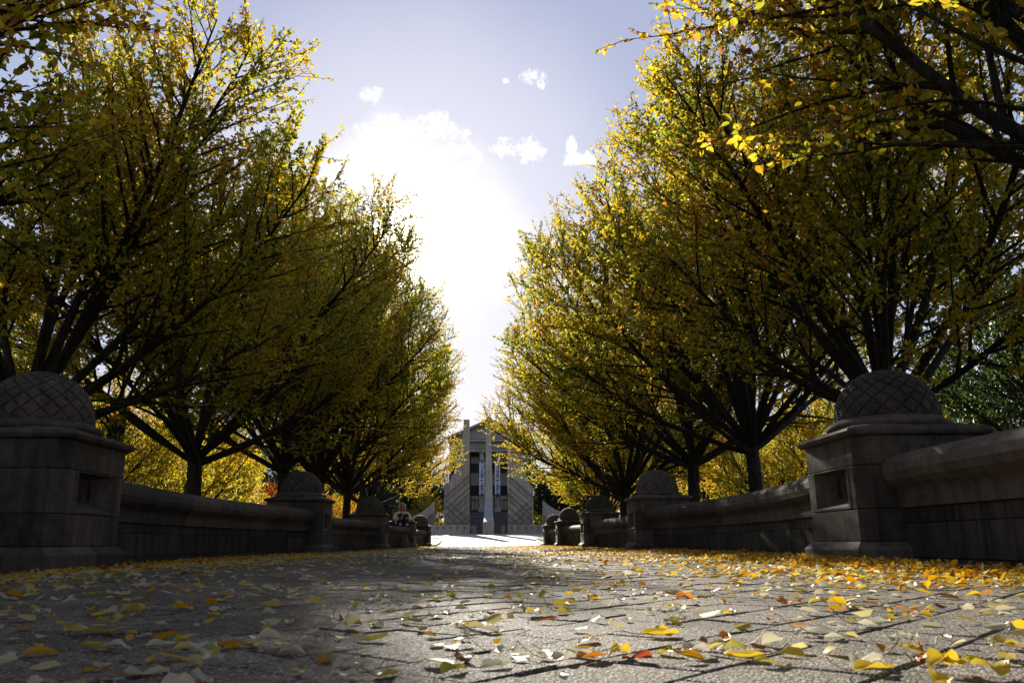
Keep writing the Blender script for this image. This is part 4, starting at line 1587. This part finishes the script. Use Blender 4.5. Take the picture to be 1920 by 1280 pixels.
# ------------------------------------------------------------------ fallen leaves
def curled_leaf(seed, length=0.062):
    """One fallen leaf: blade with a fold along the midrib, rolled edges, pointed tip; stalk is a child part."""
    rg2 = np.random.default_rng(seed)
    nu, nv = 8, 4
    wav, wph, wf = rg2.uniform(0.02, 0.11), rg2.uniform(0, 6), rg2.uniform(5, 11)
    bend, roll, tw = rg2.uniform(-1.1, 1.4), rg2.uniform(-0.1, 1.25), rg2.uniform(-0.9, 0.9)
    wid = rg2.uniform(0.22, 0.33) * length
    V, Fc = [], []
    for i in range(nu + 1):
        t = i / nu
        w = wid * (sin(pi * min(1, t ** 0.75)) ** 0.8) * (1 - 0.15 * t) + 0.0006
        ang = bend * (t - 0.45)
        x = length * (t - 0.5)
        zc = length * 0.16 * bend * (t - 0.45) ** 2 * 2
        for j in range(-nv // 2, nv // 2 + 1):
            s = j / (nv / 2)
            fold = abs(s) * w * 0.35 * roll + (abs(s) ** 2) * w * 0.25 * roll
            yy = s * w * (1 - 0.18 * abs(roll) * abs(s))
            zz = zc + fold + s * tw * w * (t - 0.5) + length * wav * abs(s) * sin(wf * t + wph + (1.5 if s > 0 else 0)) + rg2.normal() * 0.0008 * (abs(s) > 0.9)
            V.append((x + rg2.normal() * 0.0005 * (1 + 1.5 * (abs(s) > 0.9)), yy + rg2.normal() * 0.0007 * (abs(s) > 0.9) + length * 0.10 * tw * sin(pi * t), zz))
    m_ = nv + 1
    for i in range(nu):
        for j in range(nv):
            a = i * m_ + j
            Fc.append((a, a + 1, a + 1 + m_, a + m_))
    zmin = min(v[2] for v in V)
    V = [(x, y, z - zmin + 0.0012) for x, y, z in V]
    st = [V[nv // 2]]
    L = rg2.uniform(0.5, 0.9) * length
    curve = rg2.uniform(-0.5, 0.5)
    lift = rg2.uniform(-0.1, 0.8)
    for k in range(1, 5):
        t = k / 4
        st.append((V[nv // 2][0] - L * t, curve * L * t * t, max(0.0015, V[nv // 2][2] + lift * L * t * t)))
    return V, Fc, tube(st, [0.0011, 0.0009, 0.0008, 0.0008, 0.0012], 3)


SHAPES = []
for s_ in range(16):
    V, Fc, (sv, sf) = curled_leaf(100 + s_)
    SHAPES.append((V, Fc, sv, sf))
LEAFDATA = {}


def leaf_data(si, colname):
    if (si, colname) not in LEAFDATA:
        V, Fc, sv, sf = SHAPES[si]
        me = bpy.data.meshes.new('fallen_leaf')
        me.from_pydata(V, [], Fc)
        me.polygons.foreach_set('use_smooth', [True] * len(me.polygons))
        me.materials.append(LEAFMAT[colname])
        ms = bpy.data.meshes.new('leaf_stalk')
        ms.from_pydata(sv, [], sf)
        ms.materials.append(MAT['petiole'])
        LEAFDATA[(si, colname)] = (me, ms)
    return LEAFDATA[(si, colname)]


def gpix(x, y):
    d = cam_rot(x - 960, F, 640 - y)
    t = -CAM_H / d.z
    return d.x * t, d.y * t


def fallen(x, y, rz, si, colname, sc, label, tilt=(0, 0), group='fallen leaves on the near paving', z=0.0022):
    root = thing('fallen_leaf', label, 'leaf', (x, y, z), rz, group)
    root.rotation_euler = (tilt[0], tilt[1], rz)
    root.scale = (sc, sc, sc)
    me, ms = leaf_data(si, colname)
    link('blade', me, root)
    link('stalk', ms, root)
    return root


HERO = [  # photo pixel, colour, size, heading, label
    (1775, 1262, 'yellow', 1.15, 0.3, 'bright yellow leaf nearest the lower right corner'),
    (1832, 1266, 'yellow', 1.5, 2.6, 'largest yellow leaf, curled up in the lower right corner'),
    (1640, 1262, 'yellow', 1.1, 0.1, 'yellow leaf left of the big curled one in the lower right corner'),
    (1395, 1240, 'yellow', 1.2, 3.3, 'pale yellow leaf with long stalk at the bottom right of centre'),
    (1310, 1232, 'pale cream', 1.1, 0.4, 'cream folded leaf between the yellow leaf and the orange one'),
    (1115, 1238, 'orange', 1.05, 0.2, 'orange leaf with curled rim at the bottom right of centre'),
    (1195, 1240, 'russet', 0.9, 2.7, 'red brown leaf just right of the orange curled one'),
    (1055, 1240, 'pale cream', 1.0, 0.3, 'cream leaf touching the left side of the orange leaf'),
    (868, 1245, 'brown', 0.95, 1.3, 'rounded brown leaf standing at the bottom centre'),
    (662, 1258, 'pale cream', 1.15, 0.4, 'large cream leaf lying flat left of bottom centre'),
    (948, 1228, 'pale cream', 0.9, 0.2, 'cream leaf above the shadow edge at bottom centre'),
    (930, 1254, 'pale cream', 0.95, 0.6, 'lower cream leaf of the cluster at bottom centre'),
    (975, 1243, 'pale cream', 0.75, 2.3, 'small cream leaf at the right of the bottom centre cluster'),
    (730, 1272, 'olive yellow', 1.0, 1.2, 'olive leaf tip cut by the bottom edge near centre'),
    (275, 1270, 'pale cream', 1.1, 0.2, 'cream and orange leaf at the bottom edge in the left sun patch'),
    (385, 1222, 'pale cream', 1.2, 3.2, 'bright cream leaf in the left sun patch'),
    (505, 1216, 'pale cream', 1.25, 0.1, 'large curled cream leaf right of the left sun patch'),
    (575, 1212, 'pale cream', 1.1, 0.3, 'cream leaf overlapping the large curled one'),
    (300, 1214, 'pale cream', 0.9, 0.4, 'wavy cream leaf above the left sun patch'),
    (180, 1220, 'olive yellow', 1.2, 2.8, 'olive leaf with folded edge at lower left'),
    (215, 1224, 'pale cream', 1.0, 0.0, 'pale leaf tucked under the olive one at lower left'),
    (175, 1190, 'olive yellow', 1.5, 0.7, 'long olive leaf pointing up at left'),
    (200, 1168, 'olive yellow', 0.9, 0.2, 'small olive leaf at the tip of the long olive leaf'),
    (590, 1130, 'yellow', 1.2, 0.1, 'golden yellow leaf standing upright left of centre'),
    (460, 1098, 'yellow', 1.3, 0.2, 'glowing yellow green leaf in a small sun fleck at left'),
    (650, 1165, 'brown', 1.0, 1.0, 'brown cupped leaf in the shade left of centre'),
    (770, 1170, 'olive yellow', 1.3, 2.5, 'slim olive leaf standing on edge near the shadow border'),
    (1240, 1195, 'yellow', 1.35, 0.1, 'yellow boat-shaped leaf in the sun right of centre'),
    (1530, 1195, 'pale cream', 1.5, 3.0, 'broad cream leaf in the sunny right foreground'),
    (1575, 1200, 'pale cream', 1.2, 0.2, 'cream leaf just right of the broad one'),
    (1640, 1175, 'pale cream', 1.4, 0.1, 'bright folded leaf with yellow base at right'),
    (1480, 1135, 'orange', 1.5, 0.2, 'orange yellow leaf pair in the right middle ground'),
    (1285, 1130, 'orange', 1.2, 0.3, 'orange leaf left of the orange yellow pair'),
    (1000, 1155, 'yellow', 1.3, 1.0, 'yellow leaf standing just right of the shadow border'),
]
hero_xy = []
for k, (px, py, cn, sc, rz, lab) in enumerate(HERO):
    x, y = gpix(px, py)
    hero_xy.append((x, y))
    fallen(x, y, rz, k % 16, cn, sc * 0.9, lab, (random.uniform(-.12, .12), random.uniform(-.1, .1)), 'single leaves in the foreground', 0.004)
fr = random.Random(12)
used_labels = set()
cnt = 0
tries = 0
while cnt < 230 and tries < 5000:
    tries += 1
    y = 1.05 + 2.6 * fr.random() ** 0.8
    x = fr.uniform(-0.72, 0.72) * y
    if abs(x) > 2.6 or any((x - a) ** 2 + (y - b) ** 2 < 0.035 ** 2 for a, b in hero_xy):
        continue
    hero_xy.append((x, y))
    right = x > 0.1
    cn = fr.choices(['pale cream', 'yellow', 'olive yellow', 'orange', 'russet', 'brown'], [6, 3.0, 1.5, 0.9, .05, .4] if right else [6, 0.6, 4, 0.2, .05, .6])[0]
    u = x / y
    col_w = ('at the far left', 'at the left', 'left of centre', 'at the centre', 'right of centre', 'at the right', 'at the far right')[min(6, int((u + 0.72) / 1.44 * 7))]
    row_w = ('by the bottom edge', 'one paver up', 'two pavers up', 'three pavers up', 'middle foreground', 'farther foreground', 'rear foreground')[min(6, int((y - 1.05) / 2.61 * 7))]
    sc_ = fr.uniform(0.5, 1.05)
    size_w = 'small' if sc_ < 0.68 else ('medium' if sc_ < 0.87 else 'large')
    rz_ = fr.uniform(0, 6.28)
    st_w = ('left', 'towards the camera', 'right', 'away')[int(((rz_ + pi / 4) % (2 * pi)) / (pi / 2))]
    lab_ = f'{size_w} {cn} leaf, stalk {st_w}, {col_w}, {row_w}'
    for _ in range(40):
        if lab_ not in used_labels:
            break
        sc_ = fr.uniform(0.5, 1.05)
        size_w = 'small' if sc_ < 0.68 else ('medium' if sc_ < 0.87 else 'large')
        rz_ = fr.uniform(0, 6.28)
        st_w = ('left', 'towards the camera', 'right', 'away')[int(((rz_ + pi / 4) % (2 * pi)) / (pi / 2))]
        lab_ = f'{size_w} {cn} leaf, stalk {st_w}, {col_w}, {row_w}'
    used_labels.add(lab_)
    fallen(x, y, rz_, fr.randrange(16), cn, sc_, lab_,
           (fr.uniform(-.2, .2), fr.uniform(-.2, .2)), 'fallen leaves on the near paving', 0.003)
    cnt += 1

# litter: everything too many to count. One mesh.
rg = np.random.default_rng(9)
pos = []


def scatter(n, fx, fy):
    return np.stack([fx(n), fy(n)], 1)


A = []
# scattered over the path beyond the near ones
n = 9000
y = 3.4 + 40 * rg.random(n) ** 0.9
x = rg.uniform(-2.9, 2.9, n)
keep = (rg.random(n) < (0.38 + 0.62 * (x > 0)))
A.append(np.stack([x[keep], y[keep], 0.004 + 0.004 * rg.random(keep.sum())], 1))
n = 420
y = 1.3 + 2.8 * rg.random(n)
x = rg.uniform(-.75, .75, n) * y
A.append(np.stack([x, y, np.full(n, 0.004)], 1))


def drift(sign, xw, n, y0, y1, width, depth):
    y_ = y0 + (y1 - y0) * rg.random(n)
    d = np.abs(rg.normal(size=n)) * width * (1 + 0.35 * np.sin(y_ * 1.7) + 0.25 * np.sin(y_ * 4.1 + 1))
    x_ = sign * (xw - d)
    z_ = 0.004 + rg.random(n) * depth * np.exp(-d / (width * 0.8))
    return np.stack([x_, y_, z_], 1)


A.append(drift(1, 2.78, 7500, 2.0, 9, 0.40, 0.065))
A.append(drift(1, 3.20, 9000, 7.0, 16, 0.45, 0.07))
A.append(drift(1, 2.95, 12000, 12, 44.3, 0.62, 0.045))
A.append(drift(1, 2.80, 5000, 3, 20, 0.95, 0.012))
A.append(drift(-1, 3.05, 1500, 2.0, 9, 0.28, 0.03))
A.append(drift(-1, 3.30, 3200, 7.0, 16, 0.40, 0.035))
A.append(drift(-1, 3.0, 5000, 12, 44.3, 0.45, 0.03))
A.append(drift(-1, 2.90, 1200, 3, 20, 0.9, 0.006))
# leaves on the end of the path and the plaza
n = 2500
A.append(np.stack([rg.uniform(-3.3, 3.4, n), 40 + 10 * rg.random(n) ** 1.5, np.full(n, 0.01)], 1))
Pp = np.concatenate(A)
Pp[:, 2] += np.array([gz(q) for q in Pp[:, 1]])
# keep out of the stone
okm = np.ones(len(Pp), bool)
for yy in PIER_R:
    okm &= ~((Pp[:, 0] > XR - 0.07) & (Pp[:, 1] < yy + 0.07) & (Pp[:, 1] > yy - 2 * PH - 0.07))
for yy in PIER_L:
    okm &= ~((Pp[:, 0] < XL + 0.07) & (Pp[:, 1] < yy + 0.07) & (Pp[:, 1] > yy - 2 * PH - 0.07))
Pp = Pp[okm]
n = len(Pp)
az = rg.uniform(0, 2 * pi, n)
tilt = rg.normal(size=n) * 0.18 + (Pp[:, 2] > 0.012) * rg.normal(size=n) * 0.45
L = 0.060 * (0.45 + 0.75 * rg.random(n) ** 1.3)
d = np.stack([np.cos(az) * np.cos(tilt), np.sin(az) * np.cos(tilt), np.sin(tilt)], 1)
side = np.stack([-np.sin(az), np.cos(az), rg.normal(size=n) * 0.30], 1)
side /= np.linalg.norm(side, axis=1, keepdims=True)
nor = np.cross(d, side)
nor *= np.sign(nor[:, 2:3] + 1e-9)
Lc = L[:, None]
wd = Lc * rg.uniform(0.22, 0.33, (n, 1))
cu = Lc * rg.uniform(-0.02, 0.20, (n, 1))
c0 = Pp
be = Lc * rg.uniform(-0.10, 0.16, (n, 1))
vs = [c0 - d * Lc * .5 + nor * be, c0 - d * Lc * .22 + side * wd * .9 + nor * cu, c0 + d * Lc * .16 + side * wd * .85 + nor * cu, c0 + d * Lc * .5 + nor * be,
      c0 + d * Lc * .16 - side * wd * .85 + nor * cu, c0 - d * Lc * .22 - side * wd * .9 + nor * cu]
V = np.stack(vs, 1)
low = V[:, :, 2].min(axis=1)
gr_ = np.array([gz(q) for q in Pp[:, 1]])
V[:, :, 2] += np.maximum(0, gr_ + 0.003 - low)[:, None]
V = V.reshape(-1, 3)
base = (np.arange(n) * 6)[:, None]
Fc = np.concatenate([base + np.array([[0, 1, 2, 3]]), base + np.array([[0, 3, 4, 5]])], 1).reshape(-1, 4)
col = np.clip(rg.normal(0.62, 0.30, n), 0.0, 1.0)
drf = (Pp[:, 2] - gr_ > 0.012)
col[drf] = np.clip(rg.normal(0.42, 0.22, drf.sum()), 0, 1)
leftm = Pp[:, 0] < 0
col[leftm & ~drf] = np.clip(rg.normal(0.74, 0.24, (leftm & ~drf).sum()), 0, 1)
col = 0.5 + (col - 0.5) / 0.62
o = link('leaf_litter', fast_mesh('leaf_litter', V, Fc, 4, np.repeat(col, 2), MAT['litter']))
setting(o, 'stuff')
o['label'] = 'drifts and scatter of fallen autumn leaves along the path'

print('TRIS', sum(sum(len(p.vertices) - 2 for p in me.polygons) if len(me.polygons) < 5000 else len(me.polygons) * (len(me.loops) // len(me.polygons) - 2) for me in bpy.data.meshes if me.users), 'objects', len(bpy.data.objects))
